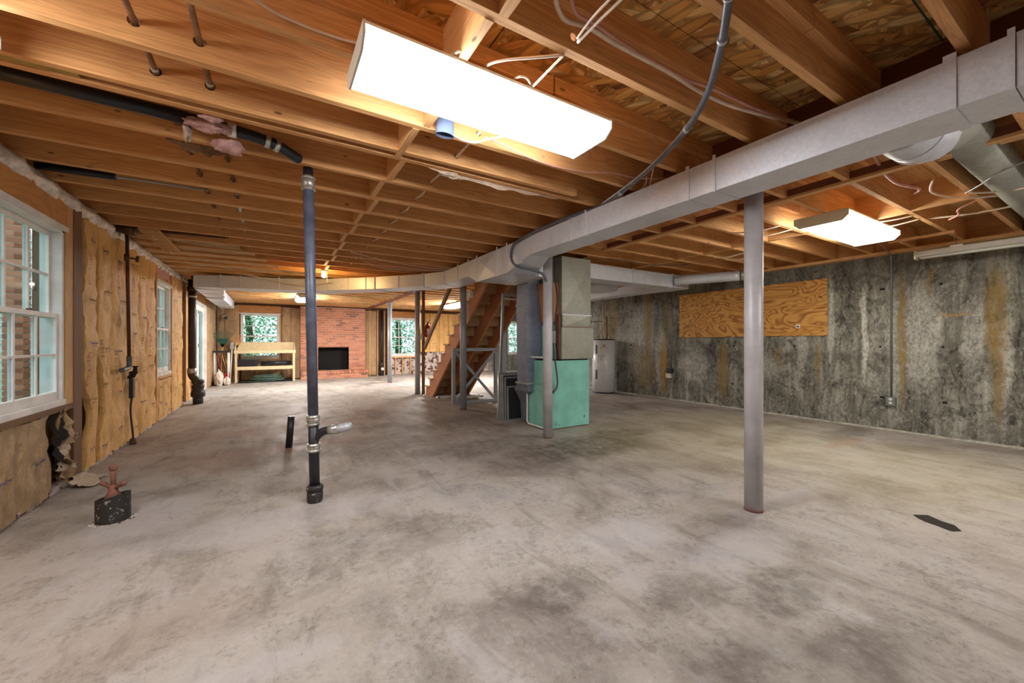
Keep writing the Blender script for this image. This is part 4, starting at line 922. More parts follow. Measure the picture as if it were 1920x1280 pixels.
# overhead drain with pink insulation
od = thing('overhead_drain', 'thick black drain pipe slung between joists at upper left', 'drain pipe', (-.6, 2.93, 2.5))
MB().tube([(-1.45, 2.925, 2.52), (-.42, 2.925, 2.50)], .036, 16).build('pipe', M['blackp'], od)
MB().tube(smooth_path([(-.42, 2.925, 2.50), (-.2, 2.93, 2.492), (-.05, 2.95, 2.485), (.03, 2.98, 2.478), (.10, 3.04, 2.47), (.15, 3.09, 2.468)], 5), .034, 16).build('elbow', M['rubber'], od)
MB().tube([(-.235, 2.93, 2.493), (-.19, 2.93, 2.492)], .042, 16).build('white_sleeve', M['pvc'], od)
for a, b in (((-.045, 2.951, 2.4848), (-.02, 2.958, 2.4835)), ((.005, 2.968, 2.481), (.03, 2.98, 2.478))): MB().tube([a, b], .041, 16).build('hose_clamp', M['clamp'], od)
def fluff(name, c, s, seed, mat, label, cat='insulation', group=None):
    m = MB(); bmx = bmesh.new(); bmesh.ops.create_icosphere(bmx, subdivisions=4, radius=1)
    for v in bmx.verts:
        n_ = v.co.normalized(); k = 1 + .9 * fbm(n_.x * 1.6 + seed, n_.y * 1.6, n_.z * 1.6 + seed, 4); v.co = Vector((c[0] + n_.x * s[0] * k, c[1] + n_.y * s[1] * k, c[2] + n_.z * s[2] * k))
    m.add([v.co.copy() for v in bmx.verts], [tuple(x.index for x in f.verts) for f in bmx.faces], True); bmx.free()
    return tag(m.build(name, M[mat], loc=c), label, cat, group)
fluff('insulation_tuft', (-.33, 2.90, 2.475), (.11, .035, .035), 2, 'pink', 'upper pink fibreglass wad stuffed above the black drain pipe')
fluff('insulation_tuft', (-.235, 3.01, 2.42), (.075, .05, .04), 9, 'pink', 'lower pink fibreglass flap hanging below the black drain pipe')
fluff('insulation_tuft', (-.43, 2.96, 2.43), (.02, .03, .055), 5, 'paper', 'thin pinkish wisp dangling left of the pink fibreglass wads')
fluff('insulation_tuft', (-.29, 2.745, 2.455), (.05, .022, .02), 15, 'pink', 'small pink fibreglass bit caught between the doubled joists')
tag(MB().grid(lambda u, v: (-1.5 + .72 * u, 2.578 + .095 * v, 2.458 - .018 * math.sin(math.pi * v) * (1.15 - u) + .008 * fbm(u * 9, v * 4, 3)), 24, 6).build('insulation_strip', M['yel'], loc=(-1.1, 2.62, 2.45), fix=False), 'yellow fibreglass strip bulging between the doubled joists at far left', 'insulation')
# torn bark/paper flap on joist and kraft scraps
def ragged(name, pts_top, depth, seed, mat, label, y, z):
    m = MB(); n = len(pts_top)
    def fn(u, v):
        x = pts_top[0] + (pts_top[1] - pts_top[0]) * u
        dd = depth * v * (.35 + .9 * abs(math.sin(u * math.pi))) * (1 + .5 * noise.noise(Vector((u * 9, seed, 0))))
        return (x, y - .012 * v + .02 * fbm(u * 8, v * 4, seed), z - dd)
    return tag(m.grid(fn, 28, 5).build(name, M[mat], loc=((pts_top[0] + pts_top[1]) / 2, y, z), fix=False), label, 'paper scrap')
ragged('bark_flap', (-.56, -.22), .055, 4, 'oldstud', 'ragged grey bark flap hanging from a joist edge below the pink insulation', 3.155, ZC + .005)
ragged('paper_scrap', (.95, 2.1), .032, 7, 'paper', 'long torn strip of pale kraft paper hanging from a joist below the big lamp', 2.72, ZC + .004)
fluff('paper_wad', (1.12, 2.71, 2.43), (.09, .03, .02), 21, 'paper', 'crumpled pale paper wad hanging from a joist below the big lamp', 'paper scrap')
# water pipes through the joists
for k, (x, lab) in enumerate(((-.495, 'left copper water pipe threaded through the drilled joists'), (-.28, 'right copper water pipe threaded through the joists, white plastic farther on'))):
    t = thing('water_pipe', lab, 'pipe', (x, 2, HZ))
    MB().tube([(x, -2.5, HZ), (x, 6.85 if k == 0 else 4.55, HZ)], .0125, 12).build('copper_pipe', M['copper'], t)
    if k: MB().tube([(x, 4.5, HZ), (x - .01, 7.0, HZ - .002)], .0165, 12).build('plastic_pipe', M['pvc'], t)
    for y in (2.54, 4.3, 5.9) if k == 0 else (2.54, 4.28, 5.3): MB().tube([(x, y, HZ), (x, y + .04, HZ)], .0165, 12).build('coupling', M['clamp'], t)
t = thing('branch_pipe', 'thin grey pipe with a black foam sleeve crossing to the left wall', 'pipe', (-1, 4.27, 2.5))
MB().tube([(-1.46, 4.25, 2.495), (-.5, 4.30, 2.525)], .009, 8).build('pipe', M['wirel'], t); MB().tube([(-1.48, 4.25, 2.494), (-1.06, 4.27, 2.507)], .028, 12).build('foam_sleeve', M['rubber'], t)
MB().tube([(-1.46, 4.15, 2.53), (-1.25, 4.16, 2.53)], .02, 10).build('foam_sleeve', M['rubber'], t)
# riser on the left wall
t = thing('wall_riser', 'brown iron pipe with a valve running down the left wall insulation', 'pipe', (-1.42, 6.3, 0))
MB().tube([(-.5, 5.98, 2.50), (-1.30, 6.0, 2.48), (-1.40, 6.02, 2.47)], .016, 10).build('feed_pipe', M['iron'], t)
MB().tube([(-1.405, 6.03, 2.48), (-1.405, 6.12, .98)], .017, 12).build('pipe', M['iron'], t)
MB().tube([(-1.405, 6.02, 2.51), (-1.405, 6.03, 2.42)], .027, 12).build('fitting', M['iron'], t)
MB().tube([(-1.405, 6.03, 2.20), (-1.405, 6.035, 2.12)], .024, 12).tube([(-1.405, 6.03, 2.16), (-1.33, 6.10, 2.16)], .012, 8).tube([(-1.33, 6.08, 2.13), (-1.33, 6.10, 2.19)], .016, 8).build('valve', M['iron'], t)
MB().tube(smooth_path([(-1.405, 6.115, 1.05), (-1.405, 6.12, .94), (-1.415, 6.06, .91), (-1.43, 5.94, .90)], 4), .025, 12).build('elbow', M['wire'], t)
MB().tube([(-1.45, 5.92, 2.47), (-1.30, 5.92, 2.44)], .06, 16).build('wall_sleeve', M['iron'], t)
t = thing('gas_stub', 'black conduit and box running down to the floor through the insulation', 'conduit', (-1.43, 6.33, 0))
MB().tube(smooth_path([(-1.45, 6.34, .86), (-1.43, 6.33, .6), (-1.44, 6.32, .4), (-1.42, 6.33, .10), (-1.42, 6.33, 0)], 5), .010, 8).build('conduit', M['blackpl'], t); MB().box(-1.45, -1.41, 6.29, 6.37, .55, .78).build('box', M['rubber'], t, bevel=.006); MB().lathe((-1.42, 6.33, 0), [(.03, 0), (.035, .02), (.03, .06), (.012, .08)], 12).build('floor_fitting', M['iron'], t)
tag(scrap((-1.41, 6.3, .86), (.16, .14), 19, 'dark', wl), kind=None)  # dark sheet painting the shaded gap where the conduit enters
# soil stack
t = thing('soil_stack', 'tall black-brown soil stack with bulging fittings beside the french door', 'drain pipe', (-1.36, 9.95, 0))
x, y = -1.37, 9.95
MB().tube([(x, y, .62), (x, y, 2.45)], .062, 18).build('pipe', M['soil'], t)
for z0, z1, r in ((2.22, 2.32, .08), (2.10, 2.14, .072), (.60, .70, .078)): MB().tube([(x, y, z0), (x, y, z1)], r, 18).build('collar', M['soil'] if z0 > 2.2 else M['clamp'], t)
MB().tube(smooth_path([(x, y, .66), (x + .01, y - .01, .55), (x + .09, y - .04, .44), (x + .10, y - .05, .34)], 5), .07, 18).build('offset_bend', M['soil'], t)
MB().lathe((x + .10, y - .05, 0), [(.07, 0), (.085, .01), (.085, .10), (.075, .12), (.115, .15), (.12, .2), (.11, .25), (.09, .27), (.09, .30), (.1, .31), (.1, .36), (.085, .38), (.085, .40), (.1, .41), (.1, .47), (.07, .48)], 22).build('cleanout_fitting', M['cplate'], t)
MB().tube(smooth_path([(x, y, 2.28), (x + .1, y - .1, 2.33), (x + .15, y - .3, 2.40), (x + .1, y - .5, 2.44)], 5), .05, 14).build('top_branch', M['soil'], t)
# vent stack right of the fireplace
t = thing('vent_stack', 'black plastic vent pipe standing in the open studs right of the fireplace', 'drain pipe', (3.44, 15.0, 0))
MB().tube([(3.44, 15.0, .25), (3.44, 15.0, 2.42)], .055, 14).build('pipe', M['blackp'], t); MB().lathe((3.44, 15.0, 0), [(.08, 0), (.085, .1), (.075, .3), (.08, .42), (.06, .5)], 14).build('fitting', M['blackp'], t); MB().tube([(3.45, 14.93, .25), (3.45, 14.90, .25)], .055, 14).build('cleanout_cap', M['pvc'], t)

# ================================================================== LAMPS
def wrap_light(name, label, x0, x1, y0, y1, z0, z1, em, group='wraparound ceiling lights', cap='whitem'):
    t = thing(name, label, 'ceiling light', ((x0 + x1) / 2, (y0 + y1) / 2, z1), group)
    h = (z1 - z0); flip = (y1 - y0) > (x1 - x0); a0, a1, b0, b1 = (y0, y1, x0, x1) if flip else (x0, x1, y0, y1)
    def pr(poly, u0, u1): return MB().yprism(poly, u0, u1) if flip else MB().xprism(poly, u0, u1)
    c0, c1 = b0 + .05, b1 - .05
    pr([(b0, z1 - h * .15), (b0 + .012, z0 + h * .45), (c0, z0), (c1, z0), (b1 - .012, z0 + h * .45), (b1, z1 - h * .15)], a0 + .006, a1 - .006).build('lens', em, t)
    MB().box(x0, x1, y0, y1, z1 - h * .15, z1).build('housing', M[cap], t)
    p2 = [(b0 - .004, z1), (b0 - .004, z0 + h * .42), (c0 - .003, z0 - .004), (c1 + .003, z0 - .004), (b1 + .004, z0 + h * .42), (b1 + .004, z1)]
    pr(p2, a0 - .004, a0 + .006).build('end_cap', M[cap], t); pr(p2, a1 - .006, a1 + .004).build('end_cap', M[cap], t)
    return t
wrap_light('ceiling_light', 'large glowing white fluorescent wraparound light nearest the camera', .30, 1.62, 1.60, 1.975, 2.362, 2.45, M['eL1'])
wrap_light('ceiling_light', 'smaller glowing fluorescent light over the right side of the room', 4.52, 5.88, 1.50, 1.94, 2.345, 2.445, M['eL2'], cap='yellowed')
wrap_light('ceiling_light', 'white fluorescent light barely entering the left edge of the frame', -1.30, -.955, 1.22, 2.46, 2.36, 2.45, M['eL3'])
wrap_light('ceiling_light', 'glowing light before the brick fireplace, half behind the drain pole', .53, .93, 11.24, 12.6, 2.345, 2.43, M['eL4'], cap='yellowed')
wrap_light('ceiling_light', 'glowing light beyond the handrail and stairs', 4.75, 5.15, 10.7, 12.2, 2.33, 2.43, M['eL5'])
wrap_light('ceiling_light', 'added unseen fill light behind the camera over the open floor', 3.4, 4.6, -1.4, -1.0, 2.33, 2.445, M['eL6'])  # added unseen light that lifts the foreground floor and furnace front
t = thing('strip_light', 'unlit cream fluorescent strip hanging by the right wall', 'ceiling light', (6.85, .6, 2.3))
MB().yprism([(6.80, 2.33), (6.80, 2.27), (6.90, 2.27), (6.90, 2.33)], .3, 1.60).build('channel', M['yellowed'], t, bevel=.004)
MB().hull8([(6.755, .31, 2.275), (6.80, .31, 2.262), (6.80, 1.59, 2.262), (6.755, 1.59, 2.275)], [(6.79, .31, 2.32), (6.80, .31, 2.32), (6.80, 1.59, 2.32), (6.79, 1.59, 2.32)]).build('reflector', M['whitem'], t)
for x in (6.83, 6.88): MB().tube([(x, .33, 2.25), (x, 1.56, 2.25)], .013, 10).build('tube', M['pvc'], t)
MB().box(6.79, 6.91, 1.585, 1.605, 2.235, 2.335).build('end_cap', M['yellowed'], t)
MB().tube([(6.84, 1.25, 2.33), (6.60, 1.24, 2.42), (6.50, 1.24, 2.43)], .003, 6).build('chain', M['dkgrey'], t); MB().box(6.79, 6.82, 1.2, 1.3, 2.325, 2.345).build('hanger', M['whitem'], t)
t = thing('hanging_bulb', 'bare glowing bulb with a pull cord under the joists', 'lamp', (.74, 7.43, 2.45))
MB().lathe((.74, 7.43, 2.41), [(.05, 0.04), (.052, .02), (.03, 0), (.022, -.005)][::-1], 18).build('lampholder', M['whitem'], t)
MB().lathe((.74, 7.43, 2.315), [(.004, 0), (.02, .004), (.032, .018), (.036, .04), (.03, .065), (.016, .09), (.014, .1)], 18).build('bulb', M['eB'], t)
MB().tube([(.785, 7.40, 2.43), (.80, 7.38, 2.0)], .003, 6).build('pull_cord', M['romex'], t)

# ================================================================== CABLES
def cable(pts, label, mat='romex', r=.006, group='white electrical cables', n=6, name='electrical_cable'):
    p = smooth_path(pts, n); mid = p[len(p) // 2]
    return tag(MB().tube(p, r, 8).build(name, M[mat], loc=tuple(mid)), label, 'cable', group)
mc = [zp(1368, -30, 2.44), zp(1365, 8, 2.42), zp(1350, 95, 2.40), zp(1322, 185, 2.395), zp(1275, 258, 2.40), zp(1205, 328, 2.42), zp(1130, 384, 2.43), (2.455, 3.05, 2.425), (2.45, 3.6, 2.42), (2.44, 3.98, 2.38)]
t = thing('service_cable', 'thick grey sleeved cable sagging from the ceiling onto the main duct', 'cable', (2.2, 2.0, 2.4))
MB().tube(smooth_path(mc, 8), .0155, 12).build('sleeve', M['wire'], t)
MB().tube(smooth_path([Vector(p) + Vector((-.018, -.012, .004)) for p in mc[:7]], 8), .0075, 8).build('strand', M['wirel'], t); MB().tube(smooth_path([Vector(p) + Vector((.016, .010, .008)) for p in mc[:6]], 8), .009, 8).build('strand', M['wirel'], t)
MB().tube(smooth_path([(2.44, 3.98, 2.38), (2.43, 4.03, 2.28), (2.43, 4.0, 2.16), (2.5, 3.96, 2.10), (2.7, 3.98, 2.09), (2.86, 4.0, 2.06), (2.92, 4.0, 1.98)], 8), .0155, 12).build('sleeve', M['wire'], t)
for i in (6, 14, 30, 44): 
    q_ = smooth_path(mc, 8); MB().tube([q_[i], q_[i].lerp(q_[i + 1], .5)], .020, 12).build('tie', M['wirel'], t)
cable([zp(1040, -15, 2.5), zp(1046, 15, 2.5), zp(1062, 38, 2.5), zp(1105, 52, 2.5), zp(1150, 80, 2.5), zp(1210, 112, 2.5), zp(1262, 140, 2.51), zp(1312, 172, 2.51), zp(1370, 198, 2.51), zp(1440, 218, 2.52), zp(1500, 232, 2.53)], 'thick cream cable draped along the joist face above the big lamp', 'romex', .010)
cable([zp(1070, -12, 2.5), zp(1080, 25, 2.5), zp(1115, 45, 2.505), zp(1165, 80, 2.51), zp(1225, 116, 2.51), zp(1285, 148, 2.52), zp(1340, 168, 2.53), zp(1420, 205, 2.53), zp(1500, 230, 2.54)], 'pink-tinged cable running beside the thick cream one', 'romexp', .008)
cable([zp(1172, -8, 2.446), zp(1130, 32, 2.444), zp(1083, 79, 2.446)], 'short straight white cable crossing under a joist at top centre', 'romex', .006)
cable([zp(1150, -8, 2.446), zp(1112, 32, 2.446), zp(1082, 72, 2.446)], 'second short cable just left of the straight one at top centre', 'romex', .005)
cable([zp(908, 132, 2.47), zp(918, 120, 2.46), zp(950, 112, 2.45), zp(1000, 108, 2.445), zp(1057, 103, 2.447)], 'white cable arching right from the joist above the big lamp', 'romex', .006)
cable([zp(1057, 103, 2.447), zp(1035, 125, 2.445), zp(1000, 161, 2.45)], 'white cable descending left to the loops above the big lamp', 'romex', .0055)
cable([zp(962, 156, 2.46), zp(966, 147, 2.46), zp(978, 143, 2.46), zp(990, 149, 2.46), zp(997, 168, 2.46)], 'small white cable loop above the big lamp', 'romex', .0055)
cable([zp(838, 112, 2.47), zp(850, 102, 2.46), zp(862, 96, 2.46), zp(874, 94, 2.47)], 'short white cable end left of the block above the big lamp', 'romex', .006)
cable([zp(455, -18, 2.49), zp(510, 20, 2.49), zp(570, 48, 2.49), zp(630, 70, 2.49), zp(700, 88, 2.48)], 'white cable running from the top edge to the lamp left end', 'romex', .006)
cable([zp(908, 256, 2.446), zp(945, 272, 2.443), zp(985, 292, 2.44), zp(1040, 312, 2.44), zp(1100, 322, 2.441), zp(1150, 324, 2.443), zp(1200, 334, 2.446), zp(1290, 334, 2.446)], 'long pinkish cable sagging from the lamp to the main duct', 'romexp', .005)
cable([zp(1228, 298, 2.5), zp(1222, 330, 2.44), zp(1217, 352, 2.43)], 'thin white wire hanging down beside the grey cable', 'romex', .003)
cable([zp(1212, 330, 2.44), zp(1210, 345, 2.43), zp(1195, 360, 2.43), zp(1178, 370, 2.43)], 'curly thin white wire resting on the duct top', 'romex', .003)
cable([(1.10, 2.2, 2.51), (1.10, 2.9, 2.505), (1.10, 3.1, 2.512), (1.11, 3.35, 2.495), (1.10, 3.55, 2.51), (1.11, 3.8, 2.495), (1.10, 3.98, 2.51), (1.11, 4.2, 2.495), (1.10, 4.41, 2.51), (1.11, 4.65, 2.495), (1.10, 4.84, 2.51), (1.11, 5.05, 2.495), (1.10, 5.27, 2.51), (1.10, 6.13, 2.51)], 'white cable threaded through the drilled joists right of the blocking', 'romex', .008)
cable([(.7, 4.4, 2.46), (1.2, 4.41, 2.452), (1.7, 4.36, 2.447), (2.3, 4.38, 2.447)], 'thin stray wire stapled along the middle joists', 'romex', .003)
for k in range(3): cable([(.9 + .1 * k, 5.75 + k * .2, 2.446), (1.5, 6.0 + k * .22, 2.42 - .01 * k), (2.2, 6.1 + k * .15, 2.41), (2.62, 6.0 + k * .1, 2.445)], ('nearest', 'middle', 'farthest')[k] + ' of three slack cables under the joists before the duct bend', 'romexp' if k == 1 else 'romex', .006)
cable([(-.55, 8.5, 2.44), (0.0, 8.48, 2.36), (.35, 8.4, 2.30), (.6, 8.28, 2.31), (.9, 8.0, 2.36)], 'upper pale wire looping in front of the far duct', 'romex', .005)
cable([(-.45, 8.48, 2.44), (0.1, 8.46, 2.34), (.4, 8.36, 2.285), (.62, 8.25, 2.295), (.92, 7.98, 2.34)], 'lower pale wire looping in front of the far duct', 'romex', .005)
# cables on the right side
RC = [([(3.3, 1.02, 2.60), (3.75, 1.07, 2.50), (4.2, 1.10, 2.47), (4.62, 1.06, 2.49), (4.75, 1.12, 2.50)], 'pink cable pair threading the bay left of the right-hand lamp', 'romexp', .011),
      ([(4.35, .92, 2.46), (4.7, 1.0, 2.455), (5.05, .90, 2.447), (5.3, .68, 2.447)], 'cables looping under the blocking above the right-hand lamp', 'romex', .008),
      ([(5.55, .88, 2.52), (5.52, 1.0, 2.46), (5.62, 1.02, 2.43), (5.72, 1.10, 2.42)], 'short dangling cable end right of the right-hand lamp', 'romexp', .008),
      ([(5.7, 1.27, 2.47), (5.72, 1.0, 2.44), (5.76, .86, 2.445), (5.8, .5, 2.46)], 'double cable crossing under joists near the strip light', 'romex', .009),
      ([(5.25, 1.68, 2.445), (5.3, 1.42, 2.43), (5.36, 1.27, 2.445)], 'cable bridging two joists just right of the right-hand lamp', 'romex', .007),
      ([(5.5, 1.72, 2.445), (5.52, 1.5, 2.42), (5.56, 1.27, 2.445)], 'second cable bridging two joists right of the right-hand lamp', 'romex', .007),
      ([(4.45, 2.54, 2.445), (4.52, 2.3, 2.42), (4.60, 2.11, 2.445)], 'cable bridging two joists left of the right-hand lamp', 'romex', .008),
      ([(4.75, 2.54, 2.445), (4.8, 2.3, 2.42), (4.86, 2.11, 2.445)], 'second cable bridging two joists left of the right-hand lamp', 'romex', .007),
      ([(5.5, 3.4, 2.445), (5.52, 3.2, 2.42), (5.55, 2.97, 2.445)], 'cable bridging joists above the plywood sheet, left one', 'romex', .008),
      ([(5.8, 3.4, 2.445), (5.82, 3.2, 2.42), (5.85, 2.97, 2.445)], 'cable bridging joists above the plywood sheet, right one', 'romex', .008),
      ([(4.3, .42, 2.43), (4.42, .60, 2.415), (4.6, .72, 2.405), (4.9, .85, 2.44)], 'thin grey hanger wire under the large round duct', 'wirel', .005),
      ([(5.0, .42, 2.45), (5.05, .55, 2.42), (5.0, .70, 2.42), (4.95, .84, 2.45)], 'looped cable under the large round duct near the right edge', 'romex', .007),
      ([(4.2, 4.27, 2.45), (4.5, 4.1, 2.41), (4.9, 4.0, 2.38), (5.4, 3.9, 2.41), (5.6, 3.84, 2.447)], 'thin black cord drooping above the branch duct', 'blackpl', .006)]
for p, l, m_, r in RC: cable(p, l, m_, r, 'cables under the right-hand joists')
# junction boxes
t = thing('junction_box', 'oval blue plastic box with white cables on a joist below the big lamp', 'junction box', (.88, 2.19, 2.47))
def oval(mb, c, a, b, z0, z1, n=20):
    vs = [(c[0] + a * math.cos(2 * math.pi * k / n), c[1] + (0 if s_ == 0 else 0) + b * math.sin(2 * math.pi * k / n), z) for s_, z in ((0, z0), (1, z1)) for k in range(n)]
    mb.add(vs, [(k, (k + 1) % n, n + (k + 1) % n, n + k) for k in range(n)], True); return mb
oval(oval(MB(), (.86, 2.18), .055, .034, 2.415, 2.50), (.86, 2.18), .049, .029, 2.418, 2.50).build('shell', M['blue'], t); oval(MB(), (.86, 2.18), .05, .03, 2.47, 2.471).tube([(.86, 2.18, 2.46), (.86, 2.18, 2.475)], .03, 12).build('interior', M['dark'], t)
cable([(.90, 2.17, 2.43), (.97, 2.19, 2.425), (1.06, 2.19, 2.43), (1.12, 2.13, 2.44), (1.2, 2.06, 2.45)], 'white cable curling right out of the blue junction box', 'romex', .006)

# ================================================================== RIGHT WALL THINGS
pw = tag(MB().box(XR - .02, XR - .002, 2.66, 5.22, 1.315, 2.19).build('plywood_sheet', M['ply'], loc=(XR, 3.9, 1.3)), 'orange swirly-grained plywood sheet screwed to the concrete wall', 'plywood')
ob = MB().box(XR - .026, XR - .02, 3.02, 3.08, 1.44, 1.50).build('paper_tag', M['whitem'], pw); MB().box(XR - .028, XR - .026, 3.035, 3.065, 1.455, 1.475).build('tag_print', M['blk'], pw)
t = thing('wall_outlet', 'grey conduit dropping from the ceiling to a double outlet on concrete', 'outlet', (XR - .03, 1.93, .34))
MB().tube(smooth_path([(6.2, 1.80, 2.43), (6.6, 1.84, 2.42), (6.95, 1.90, 2.42), (7.12, 1.92, 2.41)], 4), .005, 6).build('lead_wire', M['wirel'], t)
MB().tube(smooth_path([(7.10, 1.92, 2.42), (7.19, 1.93, 2.41), (XR - .02, 1.93, 2.33)], 5) + [Vector((XR - .02, 1.93, .46))], .0115, 10).build('conduit', M['dkgrey'], t)
MB().box(XR - .055, XR, 1.88, 1.98, .345, .465).build('outlet_box', M['dkgrey'], t, bevel=.006)
m = MB()
for z in (.375, .425): m.tube([(XR - .058, 1.93, z + .01), (XR - .054, 1.93, z + .01)], .018, 14)
oo = m.build('receptacle', M['whitem'], t); m = MB()
for z in (.385, .435):
    for dy in (-.007, .007): m.box(XR - .060, XR - .058, 1.93 + dy - .0015, 1.93 + dy + .0015, z - .005, z + .007)
m.build('slot', M['blk'], oo); MB().box(XR - .022, XR, 1.915, 1.945, 1.95, 1.97).build('strap', M['dkgrey'], t)
t = thing('wall_outlet', 'black-boxed outlet on a thin conduit left of the plywood sheet', 'outlet', (XR - .03, 5.42, .5))
MB().tube([(XR - .015, 5.40, 2.40), (XR - .015, 5.42, .64)], .010, 8).build('conduit', M['dkgrey'], t); MB().box(XR - .06, XR, 5.38, 5.50, .56, .66).build('outlet_box', M['blackpl'], t, bevel=.004); MB().box(XR - .07, XR, 5.42, 5.52, .46, .555).build('adapter', M['bag'], t, bevel=.004)
wh = thing('water_heater', 'white cylindrical water heater with labels against the concrete wall', 'water heater', (6.93, 7.1, 0))
WX, WY, WR = 6.90, 7.08, .27
MB().lathe((WX, WY, .03), [(WR, 0), (WR, 1.24)], 40).build('tank', M['heater'], wh); MB().lathe((WX, WY, 1.27), [(WR + .004, 0), (WR + .004, .018), (WR - .06, .03)], 40).build('top_rim', M['blackpl'], wh); MB().lathe((WX, WY, 0), [(WR - .02, 0), (WR + .002, .012), (WR + .002, .03)], 40).build('base_ring', M['blackpl'], wh)
def onw(a, z, dr=.002): return (WX + (WR + dr) * math.cos(a), WY + (WR + dr) * math.sin(a), z)
ca = math.atan2(-WY, -WX)    # direction to the camera
def curved(a0, a1, z0, z1, mat, name, par, dr=.003):
    n = 8; m = MB().grid(lambda u, v: onw(a0 + (a1 - a0) * u, z0 + (z1 - z0) * v, dr), n, 1); return m.build(name, M[mat], par, fix=False)
curved(ca - .75, ca - .58, .94, 1.16, 'blackpl', 'access_panel', wh, .006); curved(ca - .75, ca - .58, .34, .56, 'blackpl', 'access_panel', wh, .006)
curved(ca - .32, ca - .22, .96, 1.13, 'yelt', 'energy_label', wh); curved(ca - .04, ca + .14, 1.12, 1.16, 'redt', 'warning_label', wh); curved(ca - .04, ca + .14, 1.07, 1.11, 'bag', 'warning_label', wh)
curved(ca - .30, ca - .04, .86, .93, 'blk', 'data_label', wh, .002); curved(ca - .295, ca - .045, .863, .927, 'heater', 'data_label', wh, .003); curved(ca - .27, ca - .14, .80, .815, 'redt', 'caution_label', wh); curved(ca - .56, ca - .42, .74, .92, 'bag', 'instruction_label', wh)
for a, z, txt, s_ in ((ca - .17, .885, 'WATER HEATER', .022), (ca + .05, 1.085, 'WARNING', .03)):
    m = MB(); text_on(m, txt, s_, lambda x, y, a=a, z=z: onw(a + x / WR, z + y, .005)); m.build('label_text', M['blk'], wh, fix=False)
for dx, mat in ((-.07, 'iron'), (.06, 'iron')):
    pt = (WX + dx * 1.2, WY + dx * .2 - .05)
    MB().tube([(pt[0], pt[1], 1.28), (pt[0], pt[1], 1.72 if dx < 0 else 1.84)] + ([(XR - .05, pt[1] + .3, 1.84)] if dx > 0 else [(pt[0] - .3, pt[1] + .3, 1.72)]), .012, 8).build('pipe', M[mat], wh)
MB().tube([(WX - .11, WY - .1, 1.285), (WX - .12, WY - .12, 1.33), (WX - .14, WY - .1, 2.2)], .009, 8).build('cord', M['romex'], wh)
tag(MB().tube([(7.0, 6.82, .03), (7.17, 6.30, .02)], .011, 8).build('pipe_offcut', M['pvc'], loc=(7.1, 6.5, .02)), 'short white plastic pipe lying on the floor beside the water heater', 'pipe')

# ================================================================== BACK LEFT CORNER
bn = thing('potting_bench', 'cream painted wooden bench with raised back and lower shelf under the window', 'bench', (-.18, 14.6, 0))
bx0, bx1, by0, by1 = -1.0, .62, 14.35, 14.86
MB().box(bx0, bx1, by0, by1, .955, .985).build('benchtop', M['cream'], bn, bevel=.004); MB().box(bx0, bx1, by0 - .005, by0 + .02, .885, .955).build('apron', M['cream'], bn, bevel=.003)
MB().box(bx0 + .03, bx1 - .03, by1 - .025, by1, .985, 1.23).build('backboard', M['cream'], bn, bevel=.004)
for x in (bx0 + .015, bx1 - .04): MB().xprism([(by0 + .06, .985), (by1 - .025, .985), (by1 - .025, 1.23), (by1 - .12, 1.22), (by0 + .10, 1.08)], x, x + .022).build('side_board', M['cream'], bn)
for x in (bx0 + .02, bx1 - .08):
    for y in (by0 + .01, by1 - .07): MB().box(x, x + .06, y, y + .05, 0, .955).build('leg', M['cream'], bn, bevel=.003)
MB().box(bx0 + .03, bx1 - .03, by0 + .03, by1 - .03, .46, .485).build('lower_shelf', M['cream'], bn); MB().box(bx0 + .08, bx1 - .08, by0 + .03, by0 + .05, .385, .46).build('shelf_apron', M['cream'], bn)
t = thing('black_crate', 'black plastic carrying tray on the bench lower shelf', 'tray', (-.65, 14.55, .485))
MB().hull8([(-.88, 14.42, .486), (-.42, 14.42, .486), (-.42, 14.72, .486), (-.88, 14.72, .486)], [(-.92, 14.40, .68), (-.36, 14.40, .68), (-.36, 14.74, .68), (-.92, 14.74, .68)]).build('body', M['blackpl'], t, bevel=.01); MB().box(-.93, -.35, 14.39, 14.75, .68, .70).build('rim', M['blackpl'], t, bevel=.006)
for k in range(8): MB().box(-.86 + k * .055, -.845 + k * .055, 14.395, 14.41, .51, .66).build('rib', M['rubber'], t)
tag(MB().tube([(-.33, 14.52, .562), (.50, 14.55, .572)], .075, 18).build('rolled_mat', M['rubber'], loc=(.1, 14.53, .49)), 'long dark grey rolled mat lying on the bench lower shelf', 'mat')
def coil(c, R, n, r, dz, seed):
    pts = []; rr = random.Random(seed)
    for k in range(n * 24):
        a = k / 24 * 2 * math.pi; q_ = R * (1 - .25 * (k / (n * 24))) * (1 + .06 * math.sin(a * .37 + seed)); pts.append((c[0] + q_ * 1.25 * math.cos(a), c[1] + q_ * .45 * math.sin(a), c[2] + r + dz * (k / (n * 24)) + .01 * math.sin(a * 1.3)))
    return MB().tube(pts, r, 6)
tag(coil((-.15, 14.60, 0), .38, 8, .012, .20, 1).build('garden_hose', M['hose'], loc=(-.15, 14.58, 0)), 'coiled grey-green garden hose on the floor under the cream bench', 'hose')
tag(coil((-.05, 14.60, .0), .2, 7, .011, .17, 5).build('garden_hose', M['hoseb'], loc=(-.05, 14.6, .0)), 'smaller blue-green hose coil inside the grey-green one under the bench', 'hose')
tag(MB().grid(lambda u, v: (-.95 + 1.5 * u, 14.3 + .5 * v, .004 + .02 * abs(fbm(u * 8, v * 4, 2))), 20, 8).build('floor_mat', M['rubber'], loc=(-.2, 14.5, 0)), 'crumpled dark sheet on the floor under the cream bench', 'mat')
sh = thing('plastic_shelf', 'black-topped plastic shelf with white tube legs holding garden tools', 'shelf', (-1.27, 14.15, 0))
